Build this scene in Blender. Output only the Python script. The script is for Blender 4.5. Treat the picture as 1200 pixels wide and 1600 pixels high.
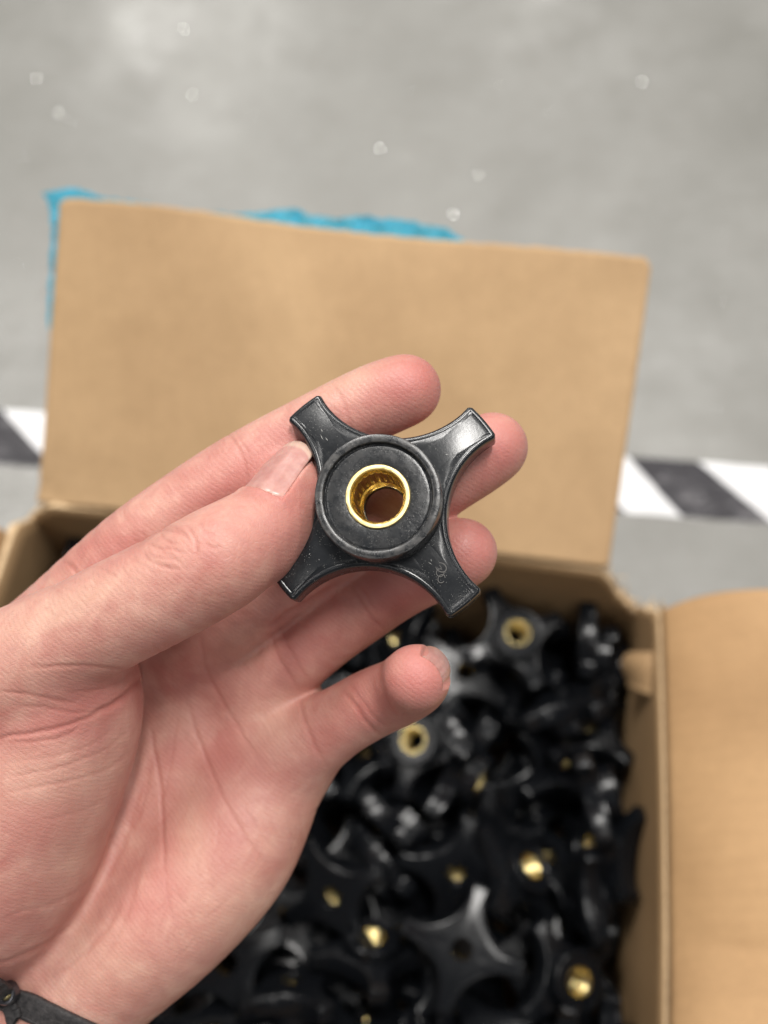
import bpy, bmesh, math, random
import numpy as np
from mathutils import Vector, Matrix, Euler, noise

for o in list(bpy.data.objects):
    bpy.data.objects.remove(o, do_unlink=True)
scene = bpy.context.scene
COL = scene.collection
MM = 0.001
R = math.radians

# ------------------------------------------------------------------ camera
FPX = 1650.0                      # focal length in pixels of the 1200x1600 frame
PITCH = R(27)
CAMH = 760.0                      # mm above the floor
cam_d = bpy.data.cameras.new('camera')
cam = bpy.data.objects.new('camera', cam_d)
COL.objects.link(cam)
cam.location = (0, 0, CAMH * MM)
cam.rotation_euler = (PITCH, 0, 0)
cam_d.sensor_fit = 'VERTICAL'
cam_d.sensor_height = 24.0
cam_d.lens = FPX / 1600 * 24.0
cam_d.clip_start = 0.01
cam_d.clip_end = 100
cam_d.dof.use_dof = True
cam_d.dof.focus_distance = 0.236
cam_d.dof.aperture_fstop = cam_d.lens / 4.2
scene.camera = cam
C0 = np.array([0, 0, CAMH]); FW = np.array([0, math.sin(PITCH), -math.cos(PITCH)])
UP = np.array([0, math.cos(PITCH), math.sin(PITCH)]); RT = np.array([1.0, 0, 0])


def at(px, py, d):
    """the point d mm along the lens axis that the camera sees at px, py (mm)"""
    return C0 + d * (FW + (px - 600) / FPX * RT - (py - 800) / FPX * UP)


def at_h(px, py, z):
    """the same for a point at height z (mm)"""
    k = FW + (px - 600) / FPX * RT - (py - 800) / FPX * UP
    return C0 + k * ((z - CAMH) / k[2])


def cam2w(q):
    """(right, up, depth) in mm -> world mm"""
    q = np.asarray(q, float)
    return C0 + q[..., 0:1] * RT + q[..., 1:2] * UP + q[..., 2:3] * FW


# ------------------------------------------------------------------ light: a hall with rows of tube lights high above
world = bpy.data.worlds.new('World')
scene.world = world
world.use_nodes = True
bg = world.node_tree.nodes['Background']
bg.inputs['Color'].default_value = (0.93, 0.96, 1.0, 1)
bg.inputs['Strength'].default_value = 0.12


def lamp(x, y, z, sx, sy, watts, col=(1, 0.97, 0.93), rot=(0, 0, 0)):
    ld = bpy.data.lights.new('ceiling_lamp', 'AREA')
    ld.shape = 'RECTANGLE'
    ld.size, ld.size_y = sx, sy
    ld.energy = watts
    ld.color = col
    o = bpy.data.objects.new('ceiling_lamp', ld)
    o.location = (x, y, z)
    o.rotation_euler = rot
    COL.objects.link(o)


lamp(-0.95, 1.75, 3.3, 0.40, 1.4, 90)
lamp(0.36, 0.36, 3.4, 0.32, 0.95, 68)
lamp(-2.6, -0.2, 3.4, 0.2, 1.5, 24)
lamp(1.3, 2.9, 3.6, 0.2, 1.5, 26)
lamp(3.0, 0.8, 3.4, 0.2, 1.5, 32)
lamp(0.9, -2.9, 3.6, 0.2, 1.5, 22)
lamp(-1.7, -2.0, 3.5, 0.14, 0.8, 11)  # the faintest lamps are added to put more glints on the heap
lamp(1.9, 1.6, 3.5, 0.14, 0.8, 11)
lamp(-2.2, 2.6, 3.5, 0.14, 0.8, 11)
lamp(2.0, -1.1, 3.5, 0.14, 0.8, 11)
lamp(-1.3, 5.9, 3.6, 0.6, 1.6, 62)
lamp(1.1, 6.2, 3.6, 0.4, 1.6, 36)

scene.view_settings.view_transform = 'Standard'
scene.view_settings.look = 'None'
scene.view_settings.exposure = 0.0
scene.view_settings.gamma = 1.0
scene.render.engine = 'CYCLES'
scene.cycles.use_denoising = True
scene.cycles.max_bounces = 8
scene.cycles.sample_clamp_indirect = 6

# ------------------------------------------------------------------ helpers


def mesh_obj(name, verts, faces, mat=None, parent=None, smooth=True, mm=True):
    me = bpy.data.meshes.new(name)
    v = np.asarray(verts, dtype=np.float64) * (MM if mm else 1)
    me.from_pydata([tuple(q) for q in v], [], [tuple(int(i) for i in f) for f in faces])
    me.update()
    if smooth:
        me.polygons.foreach_set('use_smooth', [True] * len(me.polygons))
    o = bpy.data.objects.new(name, me)
    COL.objects.link(o)
    if mat is not None:
        me.materials.append(mat)
    if parent is not None:
        o.parent = parent
    return o


def empty(name, loc=(0, 0, 0)):
    o = bpy.data.objects.new(name, None)
    o.empty_display_size = 0.01
    o.location = loc
    COL.objects.link(o)
    return o


def tag(o, label=None, cat=None, group=None, kind=None):
    if label: o['label'] = label
    if cat: o['category'] = cat
    if group: o['group'] = group
    if kind: o['kind'] = kind
    return o


class NT:
    """small wrapper for building node materials"""
    def __init__(s, name):
        s.m = bpy.data.materials.new(name)
        s.m.use_nodes = True
        s.t = s.m.node_tree
        s.b = s.t.nodes['Principled BSDF']
        s.out = s.t.nodes['Material Output']
    def n(s, typ, **kw):
        nd = s.t.nodes.new(typ)
        for k, v in kw.items():
            if k.startswith('i_'):
                nd.inputs[k[2:].replace('_', ' ')].default_value = v
            else:
                setattr(nd, k, v)
        return nd
    def l(s, a, b):
        s.t.links.new(a, b)
    def set(s, **kw):
        for k, v in kw.items():
            s.b.inputs[k.replace('_', ' ')].default_value = v
    def obj_co(s, scale=1.0):
        tc = s.n('ShaderNodeTexCoord')
        mp = s.n('ShaderNodeMapping')
        mp.inputs['Scale'].default_value = (scale, scale, scale) if not hasattr(scale, '__len__') else scale
        s.l(tc.outputs['Object'], mp.inputs['Vector'])
        return mp.outputs['Vector']
    def noise(s, co, scale, detail=4, rough=0.5, dist=0.0):
        nd = s.n('ShaderNodeTexNoise')
        s.l(co, nd.inputs['Vector'])
        nd.inputs['Scale'].default_value = scale
        nd.inputs['Detail'].default_value = detail
        nd.inputs['Roughness'].default_value = rough
        nd.inputs['Distortion'].default_value = dist
        return nd.outputs['Fac']
    def ramp(s, fac, stops):
        nd = s.n('ShaderNodeValToRGB')
        cr = nd.color_ramp
        while len(cr.elements) < len(stops):
            cr.elements.new(0.5)
        for e, (p, c) in zip(cr.elements, stops):
            e.position = p
            e.color = (*c, 1) if hasattr(c, '__len__') else (c, c, c, 1)
        s.l(fac, nd.inputs['Fac'])
        return nd.outputs['Color']
    def mix(s, fac, a, b, mode='MIX'):
        nd = s.n('ShaderNodeMix', data_type='RGBA', blend_type=mode)
        for k, v in ((0, fac), (6, a), (7, b)):
            sock = nd.inputs[k]
            if hasattr(v, 'links'):
                s.l(v, sock)
            elif hasattr(v, '__len__'):
                sock.default_value = (*v, 1) if len(v) == 3 else v
            else:
                sock.default_value = v if k == 0 else (v, v, v, 1)
        return nd.outputs[2]
    def math(s, op, a, b=0.0):
        nd = s.n('ShaderNodeMath', operation=op)
        for sock, v in ((nd.inputs[0], a), (nd.inputs[1], b)):
            if hasattr(v, 'links'):
                s.l(v, sock)
            else:
                sock.default_value = v
        return nd.outputs[0]
    def bump(s, h, strength=0.3, dist=0.001, prev=None):
        nd = s.n('ShaderNodeBump')
        nd.inputs['Strength'].default_value = strength
        nd.inputs['Distance'].default_value = dist
        s.l(h, nd.inputs['Height'])
        if prev is not None:
            s.l(prev, nd.inputs['Normal'])
        return nd.outputs['Normal']


def catmull(pts, n):
    """smooth curve through the rows of pts, n steps per span"""
    p = np.asarray(pts, float)
    p = np.vstack([2 * p[0] - p[1], p, 2 * p[-1] - p[-2]])
    out = []
    for i in range(1, len(p) - 2):
        for t in np.arange(n) / n:
            out.append(0.5 * ((2 * p[i]) + (-p[i - 1] + p[i + 1]) * t + (2 * p[i - 1] - 5 * p[i] + 4 * p[i + 1] - p[i + 2]) * t * t
                              + (-p[i - 1] + 3 * p[i] - 3 * p[i + 1] + p[i + 2]) * t ** 3))
    out.append(p[-2])
    return np.array(out)
# ================================================================== materials
def concrete():
    m = NT('polished_concrete')
    co = m.obj_co(1)
    big = m.noise(co, 2.0, 4, 0.55, 0.6)
    mid = m.noise(co, 14, 6, 0.65)
    fine = m.noise(co, 420, 3, 0.7)
    c = m.ramp(big, [(0.30, (0.195, 0.192, 0.176)), (0.50, (0.250, 0.246, 0.230)), (0.70, (0.335, 0.332, 0.314))])
    c2 = m.ramp(mid, [(0.3, (0.88, 0.875, 0.86)), (0.65, (1.05, 1.05, 1.05))])
    c = m.mix(1.0, c, c2, 'MULTIPLY')
    c3 = m.ramp(fine, [(0.3, 0.8), (0.7, 1.12)])
    c = m.mix(0.6, c, c3, 'MULTIPLY')
    sc = m.noise(m.obj_co((8, 60, 1)), 3.0, 4, 0.6, 0.8)      # faint drag marks
    c = m.mix(m.math('MULTIPLY', m.ramp(sc, [(0.60, 0.0), (0.72, 1.0)]), 0.18), c, (0.52, 0.52, 0.50))
    m.l(c, m.b.inputs['Base Color'])
    rr = m.ramp(mid, [(0.3, 0.42), (0.7, 0.26)])
    m.l(rr, m.b.inputs['Roughness'])
    m.l(m.bump(m.noise(co, 30, 5, 0.6), 0.25, 0.004, m.bump(fine, 0.15, 0.0006)), m.b.inputs['Normal'])
    return m.m


def cardboard(name, tone=(1, 1, 1), flute='x', period=0.0065):
    m = NT(name)
    co = m.obj_co(1)
    st = (1, 0.06, 1) if flute == 'x' else (0.06, 1, 1)
    fib = m.noise(m.obj_co(tuple(3 * s for s in st)), 60, 5, 0.65)
    big = m.noise(co, 9, 5, 0.6, 0.3)
    fine = m.noise(co, 900, 2, 0.6)
    a = (0.400 * tone[0], 0.262 * tone[1], 0.138 * tone[2]); b = (0.500 * tone[0], 0.334 * tone[1], 0.184 * tone[2])
    c = m.ramp(big, [(0.3, a), (0.7, b)])
    c = m.mix(0.35, c, m.ramp(fib, [(0.3, (0.86, 0.85, 0.83)), (0.7, (1.06, 1.06, 1.06))]), 'MULTIPLY')
    bands = m.noise(m.obj_co((1, 0.12, 1) if flute == 'x' else (0.12, 1, 1)), 16, 2, 0.4)
    c = m.mix(0.8, c, m.ramp(bands, [(0.35, (0.90, 0.88, 0.86)), (0.6, (1.05, 1.05, 1.05))]), 'MULTIPLY')
    c = m.mix(0.4, c, m.ramp(fine, [(0.35, 0.8), (0.65, 1.1)]), 'MULTIPLY')
    m.l(c, m.b.inputs['Base Color'])
    m.set(Roughness=0.72)
    m.b.inputs['Specular IOR Level'].default_value = 0.3
    w = m.n('ShaderNodeTexWave', wave_type='BANDS', bands_direction='X' if flute == 'x' else 'Y')
    m.l(co, w.inputs['Vector'])
    w.inputs['Scale'].default_value = 0.314 / period
    w.inputs['Distortion'].default_value = 0.6
    w.inputs['Detail'].default_value = 1
    n = m.bump(w.outputs['Fac'], 0.12, 0.0006)
    n = m.bump(m.noise(co, 22, 3, 0.5), 0.35, 0.004, n)
    n = m.bump(fine, 0.06, 0.0003, n)
    m.l(n, m.b.inputs['Normal'])
    return m.m


def plain(name, col, rough, metal=0.0, var=0.12, scale=200, bumpd=0.0):
    m = NT(name)
    co = m.obj_co(1)
    nz = m.noise(co, scale, 4, 0.6)
    c = m.ramp(nz, [(0.3, tuple(v * (1 - var) for v in col)), (0.7, tuple(min(1, v * (1 + var)) for v in col))])
    m.l(c, m.b.inputs['Base Color'])
    m.set(Roughness=rough, Metallic=metal)
    if bumpd:
        m.l(m.bump(nz, 0.4, bumpd), m.b.inputs['Normal'])
    return m


def film():
    m = NT('blue_film')
    co = m.obj_co(1)
    nz = m.noise(co, 120, 5, 0.65, 0.5)
    c = m.ramp(nz, [(0.30, (0.05, 0.42, 0.62)), (0.55, (0.14, 0.60, 0.78)), (0.75, (0.5, 0.82, 0.9))])
    m.l(c, m.b.inputs['Base Color'])
    m.set(Roughness=0.28)
    m.b.inputs['Transmission Weight'].default_value = 0.35
    m.b.inputs['IOR'].default_value = 1.25
    m.l(m.bump(m.noise(co, 70, 5, 0.7, 1.0), 0.8, 0.003), m.b.inputs['Normal'])
    tr = m.n('ShaderNodeBsdfTransparent')
    tr.inputs['Color'].default_value = (0.45, 0.85, 0.97, 1)
    mx = m.n('ShaderNodeMixShader')
    m.l(m.ramp(nz, [(0.35, 0.35), (0.7, 0.8)]), mx.inputs['Fac'])
    m.l(m.b.outputs['BSDF'], mx.inputs[1]); m.l(tr.outputs['BSDF'], mx.inputs[2])
    m.l(mx.outputs['Shader'], m.out.inputs['Surface'])
    return m.m


M_CONC = concrete()
M_CARD = cardboard('kraft_cardboard')
M_CARDY = cardboard('kraft_cardboard_side', (0.93, 0.86, 0.78), 'y')
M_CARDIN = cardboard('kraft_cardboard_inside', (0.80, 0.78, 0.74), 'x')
M_PLY = plain('torn_ply', (0.58, 0.42, 0.25), 0.85, 0, 0.2, 300, 0.0006).m
M_FILM = film()

# ================================================================== floor and tape
bm_v = []
NF = 40
for j in range(NF + 1):
    for i in range(NF + 1):
        bm_v.append((-4000 + 8000 * i / NF, -3500 + 8000 * j / NF, 0))
floor = mesh_obj('floor', bm_v, [(j * (NF + 1) + i, j * (NF + 1) + i + 1, (j + 1) * (NF + 1) + i + 1, (j + 1) * (NF + 1) + i) for j in range(NF) for i in range(NF)], M_CONC, smooth=False)
tag(floor, kind='structure')


def tape_mat(name, lo, hi, scuff, amount):
    m = NT(name)
    co = m.obj_co(1)
    a = m.ramp(m.noise(co, 40, 5, 0.6), [(0.3, lo), (0.7, hi)])
    s = m.ramp(m.noise(m.obj_co((1, 2.2, 1)), 26, 6, 0.7, 0.8), [(0.52, 0.0), (0.66, 1.0)])
    m.l(m.mix(m.math('MULTIPLY', s, amount), a, scuff), m.b.inputs['Base Color'])
    m.set(Roughness=0.38 if hi[0] > 0.5 else 0.55)
    m.b.inputs['Specular IOR Level'].default_value = 0.35
    m.l(m.bump(m.noise(co, 60, 4, 0.6), 0.3, 0.001), m.b.inputs['Normal'])
    return m.m


M_TW = tape_mat('white_tape', (0.70, 0.70, 0.71), (0.82, 0.82, 0.83), (0.5, 0.5, 0.5), 0.35)
M_TB = tape_mat('black_tape', (0.022, 0.020, 0.024), (0.045, 0.042, 0.048), (0.26, 0.25, 0.26), 0.7)
TC0 = np.array([-322.0, 458.3, 0]); TC1 = np.array([312.7, 402.6, 0])
td = (TC1 - TC0) / np.linalg.norm(TC1 - TC0); tn = np.array([-td[1], td[0], 0])
TWD = 26.5


def slab(name, pts, z0, z1, mat, parent):
    n = len(pts)
    v = [(p[0], p[1], z0) for p in pts] + [(p[0], p[1], z1) for p in pts]
    f = [tuple(range(n, 2 * n)), tuple(range(n - 1, -1, -1))] + [(i, (i + 1) % n, n + (i + 1) % n, n + i) for i in range(n)]
    return mesh_obj(name, v, f, mat, parent, smooth=False)


tape = empty('floor_tape')
tag(tape, 'black and white diagonally striped floor marking tape running behind the cardboard box', 'floor tape')
rt = random.Random(3)


def tp(s, w):
    return TC0 + td * s + tn * w


edge_top = [tp(s, TWD + rt.uniform(-0.35, 0.35)) for s in np.arange(-900, 1800, 12)]
edge_bot = [tp(s, -TWD + rt.uniform(-0.35, 0.35)) for s in np.arange(1788, -901, -12)]
slab('tape_base', edge_bot + edge_top, 0.05, 0.35, M_TW, tape)
L0 = (np.array([260.0, 433.0, 0]) - TC0) @ td
for k in range(-11, 10):
    s1 = L0 + k * 117.4
    s0 = s1 - 58.7
    sh = 43; sh2 = 58
    q = []
    for j in range(9):
        q.append(tp(s0 + sh * j / 8 + rt.uniform(-0.5, 0.5), TWD - 0.2 - (2 * TWD - 0.4) * j / 8))
    for j in range(9):
        q.append(tp(s1 + sh2 * (1 - j / 8) + rt.uniform(-0.5, 0.5), -TWD + 0.2 + (2 * TWD - 0.4) * j / 8))
    cx = tp((s0 + s1) / 2 + sh / 2, 0)
    if k == 0 or -600 < cx[0] < 600:
        slab('black_stripe', q, 0.36, 0.6, M_TB, tape)

# small bright bits of swarf and grit lying on the floor
M_GRIT = plain('grit', (0.93, 0.93, 0.94), 0.12, 1.0, 0.03).m
gv, gf = [], []
grit_px = [(57, 122), (91, 176), (287, 45), (301, 148), (594, 232), (748, 272), (708, 334), (1003, 128), (110, 190), (28, 412), (540, 225), (860, 175), (775, 130), (1120, 640), (36, 246), (395, 180), (640, 140), (1130, 470), (560, 30)]
for i, (px, py) in enumerate(grit_px):
    p = at_h(px, py, 1.2)
    r = (0.78 if i < 8 else 0.34) * rt.uniform(0.8, 1.1)
    # a thin bright flake lying so that it catches one of the lamps
    vd = C0 - p; vd /= np.linalg.norm(vd)
    ld_ = np.array(((-1300, 5900, 3600), (1100, 6200, 3600), (400, 450, 3400))[i % 2]) - p; ld_ /= np.linalg.norm(ld_)
    nn = vd + ld_; nn /= np.linalg.norm(nn)
    t1 = np.cross(nn, [1, 0.2, 0]); t1 /= np.linalg.norm(t1); t2 = np.cross(nn, t1)
    b = len(gv)
    for s_ in (0.0, -0.15):
        for k_ in range(6):
            a0 = k_ * math.pi / 3
            gv.append(p + (t1 * math.cos(a0) + t2 * math.sin(a0) * 0.8) * r * (1 + 0.2 * math.sin(k_ * 2.3 + i)) + nn * s_)
    gf += [tuple(range(b, b + 6)), tuple(range(b + 11, b + 5, -1))] + [(b + k_, b + 6 + k_, b + 6 + (k_ + 1) % 6, b + (k_ + 1) % 6) for k_ in range(6)]
grit = mesh_obj('metal_swarf', gv, gf, M_GRIT, smooth=False)
tag(grit, 'tiny bright flakes of swarf scattered over the grey concrete floor', 'swarf', kind='stuff')

# ================================================================== the box
RIM = 260.0
BA = at_h(30, 776, RIM); BB = at_h(1035, 897, RIM)
BW = np.linalg.norm(BB - BA)
bu = (BB - BA) / BW; bv = np.array([bu[1], -bu[0], 0.0]); ZZ = np.array([0, 0, 1.0])
BL = 326.0
TH = 4.0


def bx(s, t, z):
    """box coordinates: s along the far wall, t towards the viewer"""
    return BA + bu * s + bv * t + ZZ * (z - RIM)


def nz3(p, sc, seed=0):
    return noise.noise(Vector((p[0] * sc + seed, p[1] * sc, p[2] * sc if len(p) > 2 else 0)))


def sheet(name, fn, ns, nt, thick, mat, parent=None, mat_edge=None):
    A = np.array([[fn(i / ns, j / nt) for j in range(nt + 1)] for i in range(ns + 1)], float)
    du = np.gradient(A, axis=0); dv = np.gradient(A, axis=1)
    N = np.cross(du, dv); N /= np.linalg.norm(N, axis=2, keepdims=True) + 1e-9
    B = A - N * thick
    v = np.vstack([A.reshape(-1, 3), B.reshape(-1, 3)])
    m = (ns + 1) * (nt + 1)
    g = lambda i, j: i * (nt + 1) + j
    f = []
    for i in range(ns):
        for j in range(nt):
            f.append((g(i, j), g(i + 1, j), g(i + 1, j + 1), g(i, j + 1)))
            f.append((m + g(i, j), m + g(i, j + 1), m + g(i + 1, j + 1), m + g(i + 1, j)))
    k0 = len(f)
    for i in range(ns):
        f.append((g(i, 0), m + g(i, 0), m + g(i + 1, 0), g(i + 1, 0)))
        f.append((g(i + 1, nt), m + g(i + 1, nt), m + g(i, nt), g(i, nt)))
    for j in range(nt):
        f.append((g(0, j + 1), m + g(0, j + 1), m + g(0, j), g(0, j)))
        f.append((g(ns, j), m + g(ns, j), m + g(ns, j + 1), g(ns, j + 1)))
    o = mesh_obj(name, v, f, mat, parent)
    sm = [True] * k0 + [False] * (len(f) - k0)
    o.data.polygons.foreach_set('use_smooth', sm)
    if mat_edge is not None:
        o.data.materials.append(mat_edge)
        for p in list(o.data.polygons)[k0:]:
            p.material_index = 1
    return o


box = empty('cardboard_box', tuple(bx(BW / 2, BL / 2, 0) * MM))
tag(box, 'open brown cardboard box with torn corner, filled with black knobs', 'cardboard box')
BOXLOC = np.array(bx(BW / 2, BL / 2, 0))


def into_box(o):
    o.parent = box
    o.matrix_parent_inverse = Matrix.Translation(-box.location)
    return o


def fray(x, seed, a):
    return a * (noise.noise(Vector((x * 0.35, seed, 0))) + 0.6 * noise.noise(Vector((x * 1.1, seed, 3))))


def far_rim(s):
    z = RIM
    if s > 312:
        z -= 46 * min(1, (s - 312) / 30) ** 0.8 + fray(s, 1, 5)
    if s < 18:
        z -= 20 * ((18 - s) / 18) ** 1.3 + fray(s, 2, 3)
    return z


def right_rim(t):
    z = RIM
    if t < 22:
        z -= 46 * ((22 - t) / 22) ** 1.2 + fray(t, 5, 5)
    return z


def bow_far(s, z):
    k = max(0, min(1, (z - 60) / 200))
    return -3.0 * math.sin(math.pi * s / BW) * k + 4 * math.exp(-((s - 342) / 14) ** 2)


def bow_right(t, z):
    k = max(0, min(1, (z - 60) / 200))
    return (1 + 6.5 * math.sin(math.pi * min(1, t / BL) * 0.75)) * k - 3 * math.exp(-(t / 14) ** 2)


into_box(sheet('far_wall', lambda a, b: bx(a * BW, bow_far(a * BW, 2 + b * (far_rim(a * BW) - 2)), 2 + b * (far_rim(a * BW) - 2)), 140, 24, -TH, M_CARDIN, mat_edge=M_PLY))
into_box(sheet('right_wall', lambda a, b: bx(BW + bow_right(a * BL, 2 + b * (right_rim(a * BL) - 2)), a * BL, 2 + b * (right_rim(a * BL) - 2)), 100, 24, -TH, M_CARDIN, mat_edge=M_PLY))
into_box(sheet('left_wall', lambda a, b: bx(0 - 2 * math.sin(3.14 * a), BL - a * BL, 2 + b * (RIM - 2 - (22 * max(0, (a * BL - BL + 18) / 18) + (fray(a * BL, 8, 3) if a * BL > BL - 25 else 0)))), 60, 16, -TH, M_CARDIN, mat_edge=M_PLY))
into_box(sheet('near_wall', lambda a, b: bx(BW - a * BW, BL, 2 + b * (RIM - 2)), 30, 10, -TH, M_CARDIN, mat_edge=M_PLY))
into_box(sheet('box_bottom', lambda a, b: bx(a * BW, BL - b * BL, 6), 4, 4, TH, M_CARDIN))

# far flap: hinge along the far rim, standing back at a steep lean
FA = R(33.5)
h0 = at_h(64, 781, RIM); h1 = at_h(951, 886, RIM)
fl_s0 = (h0 - BA) @ bu; fl_s1 = (h1 - BA) @ bu
FL = 157.0


def flap_far(a, b):
    ins = 0.6 + 1.2 * b
    s = fl_s0 + ins + (fl_s1 - fl_s0 - 2 * ins) * a + (2.2 * b * (1 - 2 * a)) * -1.0
    rc = 4.5 * (max(0, (a - 0.985) / 0.015) ** 2 + 0.7 * max(0, (0.99 - a - 0.975) / 0.015) ** 2)
    t = b * (FL + 1.0 * math.sin(a * 9) * b + 0.7 * nz3((a * 40, 0, 0), 1.0, 2) - rc)
    c = 0.55 * math.exp(-t / 6.0)                       # rounded hinge
    ang = FA - 0.05 * math.sin(math.pi * a) * b
    y = t * math.cos(ang)
    z = t * math.sin(ang) - 2.4 * (1 - math.exp(-t / 5)) * 0
    w = 0.6 * math.sin(a * 5.2 + 0.6) * b + 1.1 * nz3((a * 4, b * 3), 1.0, 4)
    if t < 14:                                          # crumpled left end of the hinge
        w += 2.0 * nz3((a * 30, b * 10), 1.0, 9) * math.exp(-a * 12)
    # sagging corner bottom left
    cr = math.exp(-(a / 0.10) ** 2) * math.exp(-(b / 0.16) ** 2)
    return bx(s - 3 * cr, -y, RIM + z + w + c - 5 * cr)


into_box(sheet('flap', flap_far, 110, 70, -TH, M_CARD, mat_edge=M_PLY))

# right flap: folded out past the right rim
def flap_right(a, b):
    t = 22 + 3 * b + (BL - 26) * a
    w = b * 157.0
    bend = 0.5 * (1 - math.exp(-w / 10.0))
    z = 17 * (1 - math.exp(-w / 16)) + 0.16 * w - 0.0006 * w * w
    # a soft fold across the flap and a lifted far corner
    fold = 3.2 * math.exp(-abs(a - 0.515 - 0.02 * b) / 0.05) * min(1, w / 25)
    z += -fold + 1.3 * nz3((a * 6, b * 4), 1.0, 21) + 6.0 * math.exp(-a / 0.12) * (1 - math.exp(-w / 30))
    far = -9.0 * math.exp(-a / 0.05) * (1 - math.exp(-max(0, w) / 22.0))
    return bx(BW + bow_right(t, RIM) + w * 0.985, t + far, RIM + z)


into_box(sheet('flap', flap_right, 110, 60, -TH, M_CARDY, mat_edge=M_PLY))


def flap_left(a, b):
    t = 22 + (BL - 30) * (1 - a)
    w = b * 157.0
    z = 10 * (1 - math.exp(-w / 12)) + 0.10 * w
    return bx(-2 - w * 0.98, t - 5 * math.exp(-(1 - a) / 0.05) * (1 - math.exp(-w / 15)), RIM - 2 + z + 1.0 * nz3((a * 6, b * 4), 1.0, 31))


into_box(sheet('flap', flap_left, 60, 30, -TH, M_CARDY, mat_edge=M_PLY))


def flap_near(a, b):
    w = b * 157.0
    return bx(BW - 6 - a * (BW - 12), BL + w * 0.8, RIM - 0.55 * w)


into_box(sheet('flap', flap_near, 20, 12, -TH, M_CARD, mat_edge=M_PLY))

# torn liner paper folded in over the right wall near the corner
def tab(a, b):
    t = 34 + (24 - 8 * b) * a + 4 * b + 3 * math.sin(b * 4)
    r = 7.5 + 1.5 * math.sin(a * 5)
    ph = -0.25 + 3.0 * b
    return bx(BW + 1 - r * (1 - math.cos(ph)) * 0.75 - 2 * b, t, RIM - 10 - 5 * a + r * math.sin(ph) - 20 * b)


into_box(sheet('torn_liner', tab, 24, 24, 0.6, M_CARDIN, mat_edge=M_PLY))

rs = random.Random(12)
fv, ff = [], []
for i in range(46):                                     # loose fibres along the tear
    if i < 26:
        s = 314 + 27 * (i / 26); t = 0; z = far_rim(s)
        p = bx(s, bow_far(s, z) - 1, z)
    else:
        t = 1 + 20 * (i - 26) / 20; z = right_rim(t)
        p = bx(BW + bow_right(t, z) + 1, t, z)
    d = np.array([rs.uniform(-1, 1), rs.uniform(-1, 1), rs.uniform(0.0, 1.2)]); d /= np.linalg.norm(d)
    L = rs.uniform(2.5, 7)
    sd = np.cross(d, [0.3, 0.8, 0.5]); sd /= np.linalg.norm(sd); up = np.cross(d, sd)
    b = len(fv)
    w = rs.uniform(0.5, 1.5)
    fv += [p - sd * w, p + sd * w, p + d * L + sd * w * 0.4 + up * 0.5, p + d * L - sd * w * 0.3, p - up * 0.5]
    ff += [(b, b + 1, b + 2, b + 3), (b, b + 4, b + 1), (b + 1, b + 4, b + 2), (b + 2, b + 4, b + 3), (b + 3, b + 4, b)]
fo = into_box(mesh_obj('torn_fibres', fv, ff, M_PLY, smooth=False))
fo['kind'] = 'stuff'

# blue film trapped behind the far flap
def fpos(s, t, back):
    ang = FA
    return bx(s, -t * math.cos(ang) - back * math.sin(ang), RIM + t * math.sin(ang) - back * math.cos(ang))


def film_fn(a, b):
    # a runs up the left edge of the flap and then along its outer edge; b from inside to outside
    La = 66.0; Lt = 208.0
    q = a * (La + Lt)
    n1 = nz3((q * 0.09, 0, 0), 1, 5); n2 = nz3((q * 0.3, 0, 0), 1, 15)
    sL = fl_s0 + 3.0
    if q < La:
        t0 = FL - La + q; k = q / La
        ext = 9.5 + 1.5 * k + 1.2 * n2
        base = np.array([sL, t0]); dr = np.array([-1.0, 0.0])
    else:
        q2 = q - La; x = q2 / Lt
        ext = 4.0 + 4.2 * math.exp(-((x - 0.80) / 0.17) ** 2) + 3.5 * math.exp(-((x - 0.54) / 0.05) ** 2) + 1.5 * n1 + 1.2 * n2
        ext += -2.2 * math.exp(-((x - 0.3) / 0.12) ** 2)
        ext *= min(1, (1 - x) / 0.06 + 0.02)
        base = np.array([sL + q2, FL]); dr = np.array([0.0, 1.0])
    cq = math.exp(-((q - La) / 7.0) ** 2)
    dr = dr + np.array([-0.35, 0.35]) * cq
    ext += 1.5 * math.exp(-((q - La - 4) / 9.0) ** 2)
    w = -22 + (22 + ext) * b
    back = 7.0 + 2.2 * nz3((q * 0.12, b * 3, 0), 1, 41) + 2.0 * nz3((q * 0.35, b * 6, 0), 1, 51) + 1.5 * math.sin(b * 3.1)
    p = base + dr * w
    return fpos(p[0], p[1], back)


bf = sheet('plastic_film', film_fn, 220, 18, 0.25, M_FILM)
tag(bf, 'crumpled bright blue plastic film sticking out behind the far box flap', 'plastic film')
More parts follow.
